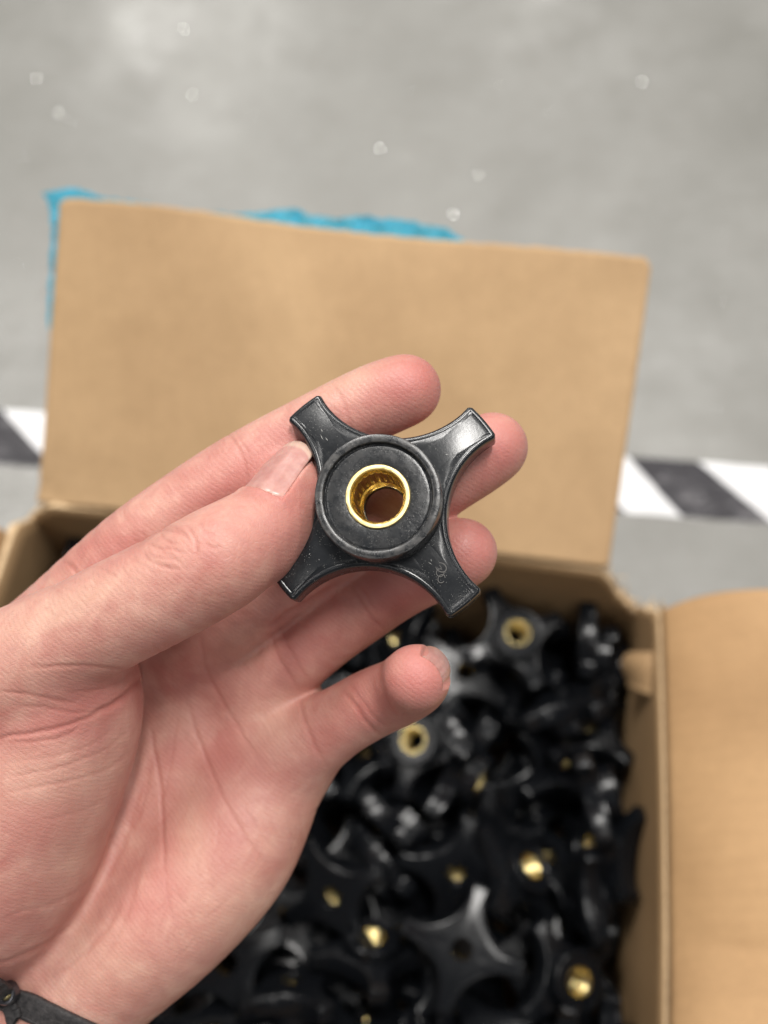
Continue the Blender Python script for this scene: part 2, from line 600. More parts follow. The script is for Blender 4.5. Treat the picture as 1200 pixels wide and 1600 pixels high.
# ================================================================== four-arm knobs
def knob_black(name, speck, wear, pile=False):
    m = NT(name)
    co = m.obj_co(1)
    base = m.ramp(m.noise(co, 260, 4, 0.6), [(0.3, (0.0068, 0.0082, 0.0102)), (0.7, (0.0088, 0.0104, 0.0128))])
    rough = m.ramp(m.noise(co, 340, 5, 0.65), [(0.3, 0.235), (0.7, 0.285)])
    n = m.bump(m.noise(co, 1500, 3, 0.6), 0.10, 0.00015)
    if wear:
        w = m.ramp(m.noise(co, 420, 6, 0.7, 0.3), [(0.40, 0.0), (0.68, 1.0)])
        base = m.mix(m.math('MULTIPLY', w, wear), base, (0.10, 0.094, 0.088))
        rough = m.mix(m.math('MULTIPLY', w, 0.7 * wear), rough, (0.5, 0.5, 0.5))
        n = m.bump(m.noise(co, 520, 6, 0.7), 0.28, 0.0003, n)
    if speck:
        v = m.n('ShaderNodeTexVoronoi', feature='F1')
        m.l(co, v.inputs['Vector'])
        v.inputs['Scale'].default_value = 2100
        sp = m.math('LESS_THAN', v.outputs['Distance'], 0.15)
        v2 = m.noise(co, 300, 2, 0.5)
        pick = m.math('GREATER_THAN', v2, 0.5)
        sp = m.math('MULTIPLY', m.math('MULTIPLY', sp, pick), 0.5)
        base = m.mix(sp, base, (0.42, 0.41, 0.38))
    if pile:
        base = m.mix(0.6, base, (0.002, 0.002, 0.0025)); rough = m.mix(0.7, rough, (0.20, 0.20, 0.20))  # resin of the heap painted darker for the shade in the box
    m.l(base, m.b.inputs['Base Color'])
    m.l(rough, m.b.inputs['Roughness'])
    m.l(n, m.b.inputs['Normal'])
    m.b.inputs['Specular IOR Level'].default_value = 0.62 if speck else 0.28
    return m.m


def brass(name, rough, k=1.0):
    m = NT(name)
    co = m.obj_co(1)
    c = m.ramp(m.noise(co, 500, 4, 0.6), [(0.3, (0.84 * k, 0.64 * k, 0.26 * k)), (0.7, (0.97 * k, 0.82 * k, 0.43 * k))])
    m.l(c, m.b.inputs['Base Color'])
    m.set(Metallic=1.0, Roughness=rough)
    m.l(m.bump(m.noise(co, 2500, 3, 0.6), 0.1, 0.00012), m.b.inputs['Normal'])
    return m.m


M_KN = knob_black('black_resin', True, 0)
M_KW = knob_black('worn_black_resin', True, 0.2)
M_KR = knob_black('scuffed_black_resin', True, 0.62)
M_KP = knob_black('black_resin_shaded', False, False, True)
M_BR = brass('brass', 0.22)
M_BRP = brass('shaded_brass_thread', 0.25, 0.62)  # heap brass: its shade is put into the darker colour
M_BRF = brass('brass_cut_face', 0.5)


def star_outline(n_tip, n_arc):
    """outer edge of the star, counter-clockwise from the right edge of the arm at angle 0"""
    c, rho = 25.4, 20.95
    Rt, hw = 30.1, 4.95
    pts = []
    for k in range(4):
        q = []
        # tip with small rounded corners, slightly crowned
        for i in range(n_tip + 1):
            f = -1 + 2 * i / n_tip
            y = hw * math.copysign(1 - (1 - abs(f)) ** 1.35, f)
            x = Rt - 0.35 * (y / hw) ** 2 - 0.75 * max(0, (abs(y) - hw + 1.0)) ** 2
            y = y * (1 - 0.03 * max(0, (abs(y) - hw + 1.0)))
            q.append((x, y))
        a0 = math.atan2(4.62 - c, 28.2 - c); a1 = math.atan2(28.2 - c, 4.62 - c)
        if a1 > 0: a1 -= 2 * math.pi
        for i in range(1, n_arc):
            a = a0 + (a1 - a0) * i / n_arc
            q.append((c + rho * math.cos(a), c + rho * math.sin(a)))
        ca, sa = math.cos(k * math.pi / 2), math.sin(k * math.pi / 2)
        pts += [(x * ca - y * sa, x * sa + y * ca) for x, y in q]
    return np.array(pts)


def make_star(n_tip, n_arc, rings, deep=1.6):
    o = star_outline(n_tip, n_arc)
    n = len(o)
    nx = np.roll(o, -1, 0) - np.roll(o, 1, 0)
    nrm = np.stack([nx[:, 1], -nx[:, 0]], 1); nrm /= np.linalg.norm(nrm, axis=1, keepdims=True)
    th = np.arctan2(o[:, 1], o[:, 0])
    cir = np.stack([np.cos(th), np.sin(th)], 1)

    def inset(d, rmin):
        p = o - nrm * d
        r = np.linalg.norm(p, axis=1)
        bad = r < rmin
        p[bad] = cir[bad] * rmin
        return p

    def crown(p, side):
        r = np.linalg.norm(p, axis=1)
        k = np.clip((r - 15) / 13.5, 0, 1)
        return (-1.5 * k ** 1.6 if side > 0 else 0.7 * k ** 1.5)
    L = []

    def ring(p, z):
        L.append(np.column_stack([p, z if hasattr(z, '__len__') else np.full(n, z)]))
    # back face, from the bore outwards
    B = -11.0
    ring(cir * 4.9, B + deep); ring(cir * 4.9, B + 0.3); ring(cir * 5.2, B); ring(cir * 11.0, B + 0.1)
    base_in = inset(2.0, 11.6)
    for f in (0.33, 0.66) if rings > 1 else ():
        p = cir * 11.0 * (1 - f) + base_in * f
        ring(p, B + 0.1 + crown(p, -1))
    ring(base_in, B + 0.15 + crown(base_in, -1))
    p = inset(1.0, 12.2); ring(p, B + 0.45 + crown(p, -1))
    p = inset(0.25, 12.5); ring(p, B + 1.2 + crown(p, -1))
    ring(o, B + 2.4 + crown(o, -1))
    ring(o, -1.5 + crown(o, 1))
    for d, z in ((0.05, -0.8), (0.22, -0.35), (0.5, -0.10), (0.85, -0.02), (1.15, -0.03), (1.32, -0.10), (1.5, -0.03), (1.95, 0.02)) if rings > 1 else ((0.3, -0.3), (1.0, 0)):
        p = inset(d, 14.35); ring(p, z + crown(p, 1))
    pin = inset(1.95, 14.4)
    hub = cir * 13.9
    for f in (0.25, 0.5, 0.75, 1.0) if rings > 1 else (0.5, 1.0):
        p = pin * (1 - f) + hub * f
        r = np.linalg.norm(p, axis=1, keepdims=True); p = np.where(r < 13.9, p / r * 13.9, p)
        c = crown(p, 1)
        # cross-wise crowning of the arms
        a = (np.arctan2(p[:, 1], p[:, 0]) + math.pi / 4) % (math.pi / 2) - math.pi / 4
        lat = np.abs(np.linalg.norm(p, axis=1) * np.sin(a))
        ring(p, c + 0.02 + 0.25 * np.clip(1 - (lat / 5.0) ** 2, 0, 1) * np.clip((np.linalg.norm(p, axis=1) - 14) / 4, 0, 1) * np.clip(f * 4, 0, 1))
    V = np.vstack(L)
    F = []
    for k in range(len(L) - 1):
        for i in range(n):
            j = (i + 1) % n
            F.append((k * n + i, k * n + j, (k + 1) * n + j, (k + 1) * n + i))
    m = len(L) - 1
    # bore wall inside the plate and a cap hidden under the hub
    b0 = len(V)
    V = np.vstack([V, np.column_stack([cir * 7.3, np.full(n, B + deep)])])
    for i in range(n):
        j = (i + 1) % n
        F.append((i, b0 + i, b0 + j, j))
        F.append((b0 + i, m * n + i, m * n + j, b0 + j))
    return V, F


def lathe(prof, n, closed=False, wob=0.0, seed=0):
    V, F = [], []
    rr = random.Random(seed)
    for k, (r, z) in enumerate(prof):
        for i in range(n):
            a = 2 * math.pi * i / n
            e = wob * noise.noise(Vector((math.cos(a) * 6 + seed, math.sin(a) * 6, k * 0.7)))
            V.append(((r + e) * math.cos(a), (r + e) * math.sin(a), z + e * 0.6))
    K = len(prof)
    for k in range(K if closed else K - 1):
        for i in range(n):
            j = (i + 1) % n; k2 = (k + 1) % K
            F.append((k * n + i, k * n + j, k2 * n + j, k2 * n + i))
    return V, F


HUB = [(13.9, -1.2), (14.3, -0.1), (14.1, 0.4), (14.05, 0.8), (14.0, 6.75), (13.9, 6.98), (13.7, 7.07), (13.0, 7.10), (12.35, 7.08), (12.2, 7.0), (12.12, 6.85), (12.05, 5.95), (11.95, 5.78), (11.75, 5.78), (11.6, 5.92), (11.3, 5.99), (10.8, 6.03), (9.6, 6.06), (7.6, 6.08), (7.15, 6.0), (7.12, 5.4)]
HUBL = [(13.9, -1.2), (14.0, 0.4), (13.9, 6.6), (13.2, 7.1), (12.3, 7.0), (11.8, 6.1), (7.1, 6.2)]


def insert_mesh(n, turns, wob, low=-9.0):
    # front ring, chamfer, screw thread down the bore, lower lip
    prof = [(7.13, 5.0), (7.1, 6.3), (6.98, 6.5), (6.7, 6.52), (6.35, 6.5), (6.2, 6.3), (6.0, 5.7)]
    V, F = lathe(prof, n, False, wob, 3)
    base = len(V) - n
    pitch = 1.5
    steps = int(turns * n)
    zt, zb = 5.7, low
    rows = 0
    nz = int((zt - zb) / pitch * 6)
    prev = base
    for k in range(1, nz + 1):
        z = zt - (zt - zb) * k / nz
        st = len(V)
        for i in range(n):
            a = 2 * math.pi * i / n
            ph = ((z / pitch) + i / n) % 1.0
            tri = abs(ph * 2 - 1)
            r = 5.15 + 0.7 * min(1, max(0, tri * 1.35 - 0.18))
            if n > 50 and z > -5.5: r = 5.5
            e = min(1, (zt - z) / 1.0)
            r = r * e + 6.0 * (1 - e)
            if n > 50: r += 0.40 * min(1, max(0, math.cos(a * 24) * 2.2)) * min(1, max(0, (zt - 0.9 - z) / 0.25)) * min(1, max(0, (z + 5.0) / 0.3))
            V.append((r * math.cos(a), r * math.sin(a), z))
        for i in range(n):
            j = (i + 1) % n
            F.append((prev + i, prev + j, st + j, st + i))
        prev = st
    st = len(V)
    for r, z in ((5.2, low - 0.2), (6.95, low - 0.2), (7.0, low + 0.2)):
        for i in range(n):
            a = 2 * math.pi * i / n
            V.append((r * math.cos(a), r * math.sin(a), z))
        for i in range(n):
            j = (i + 1) % n
            F.append((prev + i, prev + j, st + j, st + i))
        prev = st; st = len(V)
    return V, F


def mesh_data(name, V, F, mat):
    o = mesh_obj(name, V, F, mat)
    me = o.data
    bm = bmesh.new(); bm.from_mesh(me); bmesh.ops.recalc_face_normals(bm, faces=bm.faces); bm.to_mesh(me); bm.free()
    me.polygons.foreach_set('use_smooth', [True] * len(me.polygons))
    me.set_sharp_from_angle(angle=R(38))
    return o


def knob_root(name, pos, Rm):
    """pos in mm, Rm 3x3 numpy (columns: the knob's x, y, z in the world)"""
    o = empty(name)
    M = Matrix([[*Rm[i], pos[i] * MM] for i in range(3)] + [[0, 0, 0, 1]])
    o.matrix_world = M
    return o


# ---- the knob in the hand
ax = np.array([-0.115, 0.165, 0.98]); ax /= np.linalg.norm(ax)           # right, up, towards camera
zc = ax[0] * RT + ax[1] * UP - ax[2] * FW
ang = R(39.3)
xr = math.cos(ang) * RT + math.sin(ang) * UP
xr = xr - zc * (xr @ zc); xr /= np.linalg.norm(xr)
yr = np.cross(zc, xr)
KC = at(595.5, 783.5, 238.5)
held = knob_root('star_knob', KC, np.column_stack([xr, yr, zc]))
tag(held, 'black four-arm star knob with brass threaded insert held up between thumb and fingers', 'knob', 'black star knobs')
V, F = make_star(14, 30, 2)
mesh_data('arms', V, F, M_KN).parent = held
V, F = lathe(HUB, 200, False, 0.035, 7)
hb = mesh_data('hub', V, F, M_KW); hb.parent = held
hb.data.materials.append(M_KR)                       # the rim of the hub is scuffed, its sunk face less so
for p in hb.data.polygons:
    if p.center.xy.length > 12.0 * MM and p.center.z > 6.6 * MM: p.material_index = 1
V, F = insert_mesh(192, 0, 0.03)
ins = mesh_data('threaded_insert', V, F, M_BR); ins.parent = held
V, F = lathe([(7.2, 5.9), (7.18, 6.42), (7.02, 6.62), (6.7, 6.66), (6.3, 6.62), (6.1, 6.42), (6.05, 6.0)], 120, False, 0.045, 11)
mesh_data('cut_rim', V, F, M_BRF).parent = ins

# small moulded emblem near the end of the lower right arm: two interlocking loops
V, F = [], []


def ring_tube(cx, cy, ra, rb, rot, z, tr=0.125, a0=0, a1=360):
    n, m = 30, 6
    st = len(V)
    for i in range(n + 1):
        a = R(a0 + (a1 - a0) * i / n)
        x, y = ra * math.cos(a), rb * math.sin(a)
        px_, py_ = cx + x * math.cos(rot) - y * math.sin(rot), cy + x * math.sin(rot) + y * math.cos(rot)
        nx_, ny_ = math.cos(a + rot), math.sin(a + rot)
        for j in range(m):
            b = 2 * math.pi * j / m
            V.append((px_ + nx_ * tr * math.cos(b), py_ + ny_ * tr * math.cos(b), z + tr * math.sin(b)))
    for i in range(n):
        for j in range(m):
            F.append((st + i * m + j, st + i * m + (j + 1) % m, st + (i + 1) * m + (j + 1) % m, st + (i + 1) * m + j))


# local direction of the lower right arm is the knob's -y
ez = -0.12
ring_tube(1.0, -20.2, 0.95, 1.25, 0.3, ez)
ring_tube(0.1, -21.0, 0.85, 0.85, 0.0, ez, 0.10, 20, 330)
ring_tube(-0.5, -22.2, 0.95, 0.75, 0.5, ez - 0.1, 0.10, -60, 250)
ring_tube(0.7, -19.9, 0.35, 0.5, 0.3, ez, 0.09)
M_EMB = plain('scuffed_emblem', (0.11, 0.105, 0.10), 0.45).m
mesh_data('moulded_emblem', V, F, M_EMB).parent = held
# a few bright scratches and chips on the arms
V, F = [], []
rk = random.Random(5)
for (x, y, a, L) in [(-0.3, -18.0, 1.9, 1.1), (0.3, -17.6, 1.2, 0.6), (-1.2, 20.5, 1.4, 1.6), (-0.6, 19.4, 1.5, 1.1), (-0.2, 21.8, 1.45, 0.9), (-20.0, 1.0, 0.3, 0.5), (18.2, -1.2, 2.5, 0.7), (-22.8, -1.8, 0.9, 0.3), (-19.1, -1.4, 0.2, 0.25)]:
    r = math.hypot(x, y); k = max(0, (r - 15) / 13.5)
    z = -1.5 * k ** 1.6 + 0.30
    st = len(V)
    dx, dy = math.cos(a) * L / 2, math.sin(a) * L / 2
    wx, wy = -math.sin(a) * 0.06, math.cos(a) * 0.06
    V += [(x - dx, y - dy, z), (x + wx, y + wy, z + 0.03), (x + dx, y + dy, z), (x - wx, y - wy, z + 0.03), (x, y, z - 0.2)]
    F += [(st, st + 3, st + 2, st + 1), (st, st + 4, st + 3), (st + 3, st + 4, st + 2), (st + 2, st + 4, st + 1), (st + 1, st + 4, st)]
sc_o = mesh_data('scratches', V, F, plain('bare_scratch', (0.45, 0.44, 0.42), 0.4).m)
sc_o.parent = held; sc_o['kind'] = 'stuff'
PTOP = 77.0
PILE = '''
69.9,-23.9,92.5,0.178,-0.863,0.341,-0.327,0
141.4,-50.9,85.9,0.547,0.06,-0.122,-0.826,0
63.9,-267.3,85.3,0.94,0.226,-0.044,-0.25,0
311.7,-107.3,84.6,0.598,0.065,-0.247,-0.76,0
19.7,-248.2,83.2,0.085,0.508,-0.271,0.813,0
21.9,-143.7,79.1,0.431,-0.189,0.408,-0.782,0
316.1,-229.0,79.0,0.776,0.256,0.543,0.193,1
96.3,-260.8,78.9,0.75,0.125,-0.248,0.6,0
33.5,-276.2,78.6,0.079,0.434,0.771,-0.459,0
9.5,-218.0,78.3,0.683,0.228,-0.66,-0.217,0
262.0,-180.8,77.2,0.122,-0.354,-0.901,0.222,0
171.6,-27.7,77.0,0.221,0.201,-0.048,-0.953,0
136.2,-278.5,76.1,0.011,-0.129,0.989,0.071,0
129.7,-22.0,75.6,0.352,-0.043,0.531,-0.769,0
212.6,-178.7,75.0,0.82,0.177,0.147,0.524,0
152.7,-243.8,74.0,0.241,0.658,-0.645,0.305,1
81.8,-54.0,73.7,0.481,0.031,-0.818,-0.315,0
45.9,-175.7,73.1,0.103,0.046,0.151,-0.982,0
54.3,-118.3,73.0,0.476,0.661,0.543,0.206,0
120.4,-305.1,72.9,0.802,0.54,-0.052,-0.25,0
306.7,-67.6,72.9,0.119,0.951,-0.22,0.179,0
338.4,-222.9,72.4,0.182,-0.715,-0.211,0.642,1
250.6,-115.3,72.3,0.78,-0.21,0.434,0.398,0
90.0,-97.2,72.1,0.434,-0.143,0.462,0.76,0
242.1,-247.4,71.8,0.072,-0.397,0.283,0.87,1
171.8,-304.3,71.6,0.377,-0.107,-0.065,0.918,0
33.9,-212.9,70.9,0.207,0.442,-0.169,-0.856,0
71.6,-295.1,70.8,0.361,0.174,0.913,-0.079,0
247.4,-281.2,70.6,0.608,0.354,0.616,0.355,0
183.3,-71.1,70.6,0.243,-0.083,-0.059,-0.965,1
258.3,-149.7,70.5,0.634,0.187,0.261,-0.704,1
285.4,-228.6,70.1,0.206,0.394,0.887,-0.127,1
263.8,-26.7,70.1,0.005,0.917,0.384,-0.107,0
22.7,-111.4,69.9,0.88,0.149,0.246,0.378,0
283.6,-295.0,69.2,0.335,-0.597,0.72,-0.113,0
152.3,-207.1,69.1,0.075,-0.953,-0.292,0.005,1
51.7,-250.2,68.5,0.073,0.319,0.924,0.199,0
23.6,-26.0,68.3,0.232,0.662,0.347,0.623,0
96.3,-134.4,68.2,0.459,0.014,-0.211,0.863,0
185.1,-215.4,68.2,0.811,-0.425,-0.249,-0.316,1
96.7,-17.0,67.9,0.501,-0.676,-0.228,-0.489,0
317.9,-110.7,67.8,0.149,0.967,-0.025,0.207,0
221.1,-287.7,67.0,0.518,-0.218,0.74,0.369,0
340.0,-268.1,66.8,0.647,0.286,0.647,0.286,0
37.1,-300.8,66.8,0.205,0.931,-0.224,-0.203,0
74.3,-195.2,66.6,0.516,0.7,0.324,-0.373,0
118.1,-61.2,66.5,0.325,-0.408,0.369,-0.769,0
319.5,-25.5,65.8,0.606,-0.316,-0.664,0.304,1
328.2,-192.0,65.7,0.019,-0.495,0.542,-0.679,0
210.5,-236.7,64.7,0.923,-0.344,0.136,0.109,1
152.1,-62.3,64.3,0.947,-0.002,0.187,0.263,0
324.0,-154.6,64.0,0.329,0.62,-0.145,-0.698,1
213.6,-81.2,63.7,0.12,0.175,-0.223,-0.951,1
302.1,-266.6,63.4,0.735,-0.037,-0.01,-0.677,0
58.9,-36.3,63.0,0.227,-0.128,0.96,0.106,0
113.7,-176.2,62.9,0.252,0.472,0.841,0.08,0
277.0,-91.8,62.9,0.054,-0.02,-0.878,0.475,1
304.4,-318.0,62.4,0.691,0.644,-0.234,0.23,0
297.1,-191.0,61.7,0.394,0.052,0.056,-0.916,0
62.0,-137.2,61.7,0.312,-0.429,0.729,-0.432,0
224.3,-315.4,61.0,0.571,-0.682,-0.237,-0.39,0
9.0,-65.0,59.9,0.687,-0.168,-0.687,0.168,0
233.5,-208.6,59.8,0.014,0.39,-0.333,-0.858,1
176.4,-27.6,59.5,0.404,-0.189,-0.084,0.891,1
49.8,-78.9,59.4,0.949,0.077,0.278,0.123,0
286.5,-135.3,59.0,0.281,-0.956,-0.082,0.026,0
229.9,-131.6,58.0,0.176,0.314,0.631,0.687,1
88.6,-304.4,57.7,0.093,0.903,0.371,0.195,0
143.9,-269.0,57.6,0.413,-0.016,0.025,-0.91,0
254.2,-72.5,57.5,0.252,-0.815,0.383,0.353,0
208.7,-177.3,56.9,0.751,-0.085,0.214,-0.619,0
138.2,-99.2,56.8,0.018,0.992,0.093,-0.086,0
63.2,-233.3,56.7,0.798,0.029,-0.296,0.524,0
185.8,-151.9,56.6,0.523,-0.639,-0.129,0.549,0
338.6,-28.4,56.0,0.729,-0.134,0.66,-0.126,1
194.8,-255.8,55.7,0.633,-0.287,-0.036,-0.718,0
140.0,-170.4,55.3,0.729,-0.198,-0.124,0.643,0
259.9,-190.6,54.6,0.953,0.023,0.219,-0.209,1
324.8,-66.3,54.4,0.895,-0.208,0.062,0.391,1
96.7,-232.1,53.9,0.124,-0.845,-0.144,-0.499,0
121.0,-125.8,53.3,0.149,-0.295,-0.417,0.847,0
289.4,-36.7,53.3,0.195,0.732,0.543,0.362,1
183.3,-294.4,53.2,0.418,-0.122,0.039,0.899,0
132.8,-229.8,52.9,0.424,-0.02,0.023,-0.905,1
94.0,-69.8,52.3,0.185,-0.496,0.843,-0.094,0
30.2,-171.4,52.1,0.121,0.445,-0.857,-0.23,0
267.4,-258.2,52.0,0.562,-0.633,-0.416,0.332,0
253.1,-40.7,51.9,0.871,0.075,0.016,0.486,1
168.1,-127.7,51.0,0.762,0.147,0.36,0.517,1
175.6,-182.0,50.7,0.446,0.039,0.068,0.892,1
223.9,-151.2,50.6,0.048,0.379,0.539,0.751,1
334.4,-125.2,50.5,0.474,-0.41,0.717,-0.306,1
319.5,-240.3,49.7,0.968,0.173,-0.016,0.182,1
144.9,-302.1,48.9,0.429,-0.037,0.141,0.891,0
79.6,-261.8,48.4,0.162,0.377,-0.136,-0.902,0
178.6,-73.0,47.6,0.003,-0.07,0.985,-0.155,0
76.6,-110.4,47.5,0.821,0.021,-0.062,-0.568,0
25.3,-137.0,47.3,0.121,-0.91,-0.339,0.205,0
26.2,-251.2,46.8,0.945,-0.096,0.02,-0.312,0
324.2,-296.8,46.5,0.024,-0.753,-0.187,-0.631,0
141.5,-9.1,46.3,0.579,0.578,-0.405,0.408,0
206.7,-97.0,46.3,0.282,0.741,0.609,0.03,1
61.2,-26.5,46.3,0.322,0.246,0.057,-0.913,0
294.9,-271.4,45.9,0.039,0.819,-0.573,0.005,0
33.1,-56.4,45.5,0.406,0.659,0.564,-0.288,0
34.0,-296.0,45.2,0.277,0.25,-0.924,0.083,0
272.9,-125.3,45.0,0.255,-0.622,-0.728,-0.137,1
190.3,-25.8,44.9,0.437,-0.233,-0.113,0.862,1
83.9,-154.5,44.9,0.477,0.86,0.179,0.004,0
301.8,-184.7,44.7,0.997,0.071,-0.027,0.02,1
102.5,-275.0,44.4,0.835,-0.019,-0.549,0.034,0
170.3,-237.2,44.0,0.55,-0.17,0.81,0.109,1
234.6,-272.4,44.0,0.159,0.699,-0.697,-0.03,0
137.2,-55.8,43.7,0.693,-0.029,-0.005,0.72,0
26.0,-210.1,43.0,0.443,0.092,0.218,-0.865,0
267.4,-218.6,42.8,0.361,0.92,-0.152,-0.016,1
312.2,-85.2,42.2,0.403,-0.095,-0.183,-0.892,1
98.5,-34.5,41.7,0.185,-0.134,-0.108,0.968,0
24.6,-105.3,40.6,0.676,-0.644,0.266,0.241,0
133.9,-260.3,40.2,0.435,-0.014,0.041,-0.899,1
267.9,-297.3,39.9,0.009,0.069,-0.943,0.324,0
230.2,-104.5,39.2,0.19,-0.371,0.872,-0.258,1
215.4,-23.6,38.9,0.117,0.884,0.364,0.267,1
70.1,-184.0,38.3,0.369,-0.397,-0.798,-0.261,0
288.3,-9.0,38.0,0.271,0.271,0.653,-0.653,1
148.7,-126.4,37.9,0.006,-0.915,-0.335,0.226,0
227.7,-227.3,36.9,0.489,0.668,0.556,0.07,1
79.9,-216.0,35.5,0.355,0.328,-0.412,0.772,0
188.6,-208.7,35.3,0.631,-0.051,0.049,-0.772,1
53.6,-88.5,34.6,0.032,-0.801,-0.544,0.25,0
273.1,-106.4,33.8,0.174,-0.886,0.374,0.212,1
265.7,-174.3,33.8,0.297,-0.719,-0.628,-0.007,1
124.7,-88.9,33.7,0.033,-0.308,-0.896,0.317,0
325.9,-208.2,33.4,0.271,-0.348,0.897,-0.042,1
308.2,-136.5,32.9,0.125,0.549,0.799,-0.211,1
102.8,-187.1,32.1,0.261,-0.798,0.397,0.369,0
226.1,-56.2,32.0,0.08,0.66,-0.275,0.694,0
318.9,-28.7,31.9,0.679,-0.055,0.185,0.709,1
183.4,-303.5,31.7,0.084,-0.908,0.344,-0.223,0
119.9,-210.5,31.6,0.84,-0.367,-0.394,-0.074,0
230.5,-182.4,31.3,0.043,-0.919,-0.359,0.159,1
162.7,-180.5,31.2,0.249,-0.507,-0.821,0.086,1
158.3,-34.9,30.2,0.332,-0.25,0.586,-0.695,0
277.4,-50.6,30.2,0.863,0.05,0.15,0.479,1
197.6,-251.4,29.7,0.109,0.745,0.655,0.068,0
340.0,-276.5,29.5,0.66,-0.255,0.66,-0.255,0
188.0,-117.3,29.2,0.659,0.299,0.615,-0.313,1
95.4,-130.0,29.1,0.223,0.329,0.642,0.656,0
253.0,-239.9,29.0,0.108,0.068,-0.019,-0.992,1
340.0,-165.1,28.8,0.707,-0.01,0.707,-0.01,1
340.0,-88.9,28.6,0.008,0.707,0.008,0.707,1
134.3,-156.6,28.6,0.651,0.058,0.137,0.744,0
163.2,-72.8,28.4,0.09,0.799,0.581,-0.124,0
231.5,-284.5,28.2,0.139,0.896,-0.413,-0.083,0
57.0,-164.8,28.2,0.034,-0.029,0.969,0.241,0
146.1,-224.2,27.4,0.069,0.126,-0.988,-0.06,1
251.5,-144.3,27.3,0.01,-0.88,0.452,0.147,1
107.3,-244.9,27.0,0.129,-0.0,0.0,-0.992,0
309.5,-168.9,27.0,0.0,0.338,0.941,0.0,1
137.6,-291.1,27.0,0.873,0.0,0.0,0.488,0
91.1,-89.7,26.9,0.123,0.43,0.198,-0.872,0
115.6,-28.8,26.9,0.814,0.031,-0.124,0.567,0
297.4,-269.9,26.8,0.01,-0.084,0.996,-0.01,0
240.1,-319.0,25.7,0.223,-0.224,-0.671,-0.671,0
197.0,-152.8,25.7,0.743,0.105,0.024,0.661,1
167.6,-263.4,23.8,0.486,0.033,-0.696,0.527,0
250.8,-72.6,23.7,0.058,-0.606,-0.783,0.129,1
72.5,-49.6,23.7,0.002,1.0,0.01,-0.011,0
191.0,-58.6,23.7,0.146,0.538,0.779,0.286,1
292.4,-312.7,23.5,0.411,0.116,0.697,-0.575,0
43.5,-131.8,23.5,0.864,0.002,-0.002,0.504,0
320.3,-245.4,22.5,0.546,0.129,-0.362,0.745,1
313.6,-96.3,21.3,0.43,-0.302,-0.064,-0.848,1
317.8,-62.3,19.6,0.168,-0.307,-0.896,-0.275,1
282.2,-225.1,18.6,0.592,0.275,-0.074,-0.754,1
219.4,-27.2,18.0,0.495,0.168,-0.093,-0.847,1
202.7,-195.0,17.4,0.557,0.264,-0.024,-0.787,1
145.9,-99.6,17.0,0.972,-0.124,-0.193,-0.051,0
217.0,-125.6,16.4,0.474,-0.094,-0.18,0.856,1
252.8,-28.6,15.8,0.803,0.12,-0.147,-0.565,1
191.8,-304.5,15.8,0.372,0.22,-0.091,-0.897,0
102.4,-167.5,13.4,0.319,-0.021,0.14,-0.937,0
148.7,-182.2,12.9,0.115,-0.234,-0.961,0.095,0
282.1,-99.3,9.3,0.993,0.002,0.012,-0.115,1
324.8,-132.8,9.0,0.0,-0.403,0.915,0.0,0
174.8,-222.6,9.0,0.801,0.0,0.0,0.599,1
222.7,-294.1,9.0,0.543,0.0,-0.0,-0.839,0
244.7,-247.9,9.0,0.43,0.0,0.0,0.903,0
113.4,-70.7,9.0,0.0,-0.976,0.219,0.0,0
181.2,-27.3,9.0,0.246,0.0,-0.0,0.969,0
245.3,-110.1,9.0,0.993,-0.0,-0.0,-0.116,1
279.4,-146.1,9.0,0.0,-0.432,-0.902,0.0,1
124.2,-130.7,9.0,0.0,-0.568,-0.823,0.0,0
140.9,-281.5,9.0,0.0,0.704,-0.71,-0.0,0
325.5,-208.9,9.0,0.0,-0.924,-0.383,-0.0,0
325.3,-32.6,9.0,0.926,0.0,-0.0,-0.378,0
69.1,-220.9,9.0,0.0,0.962,0.272,0.0,0
277.4,-190.8,9.0,0.427,0.0,-0.0,0.904,1
179.4,-94.4,9.0,0.383,0.0,-0.0,0.924,1
287.5,-23.7,9.0,0.377,0.0,0.0,0.926,0
107.8,-261.8,9.0,0.0,-0.005,-1.0,0.0,0
316.0,-170.2,9.0,0.0,0.368,0.93,0.0,0
314.7,-280.9,9.0,0.0,0.986,0.166,-0.0,0
265.9,-286.5,9.0,0.0,0.498,-0.867,0.0,0
235.7,-169.2,9.0,0.0,0.903,-0.43,-0.0,1
200.4,-262.1,9.0,0.852,-0.0,0.0,0.523,0
174.9,-146.6,9.0,0.754,0.0,-0.0,0.657,1
'''
# ================================================================== the pile of knobs in the box
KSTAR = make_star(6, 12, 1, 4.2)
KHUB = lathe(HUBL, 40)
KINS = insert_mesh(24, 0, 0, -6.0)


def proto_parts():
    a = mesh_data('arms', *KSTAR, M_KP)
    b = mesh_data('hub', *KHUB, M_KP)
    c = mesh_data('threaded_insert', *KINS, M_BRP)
    return [a, b, c]


protos = proto_parts()


def quat_mat(w, x, y, z):
    return np.array(Matrix.Rotation(0, 3, 'X')) if False else np.array(__import__('mathutils').Quaternion((w, x, y, z)).to_matrix())


def project(P):
    q = np.asarray(P) - C0
    d = q @ FW
    return 600 + q @ RT / d * FPX, 800 - q @ UP / d * FPX, d


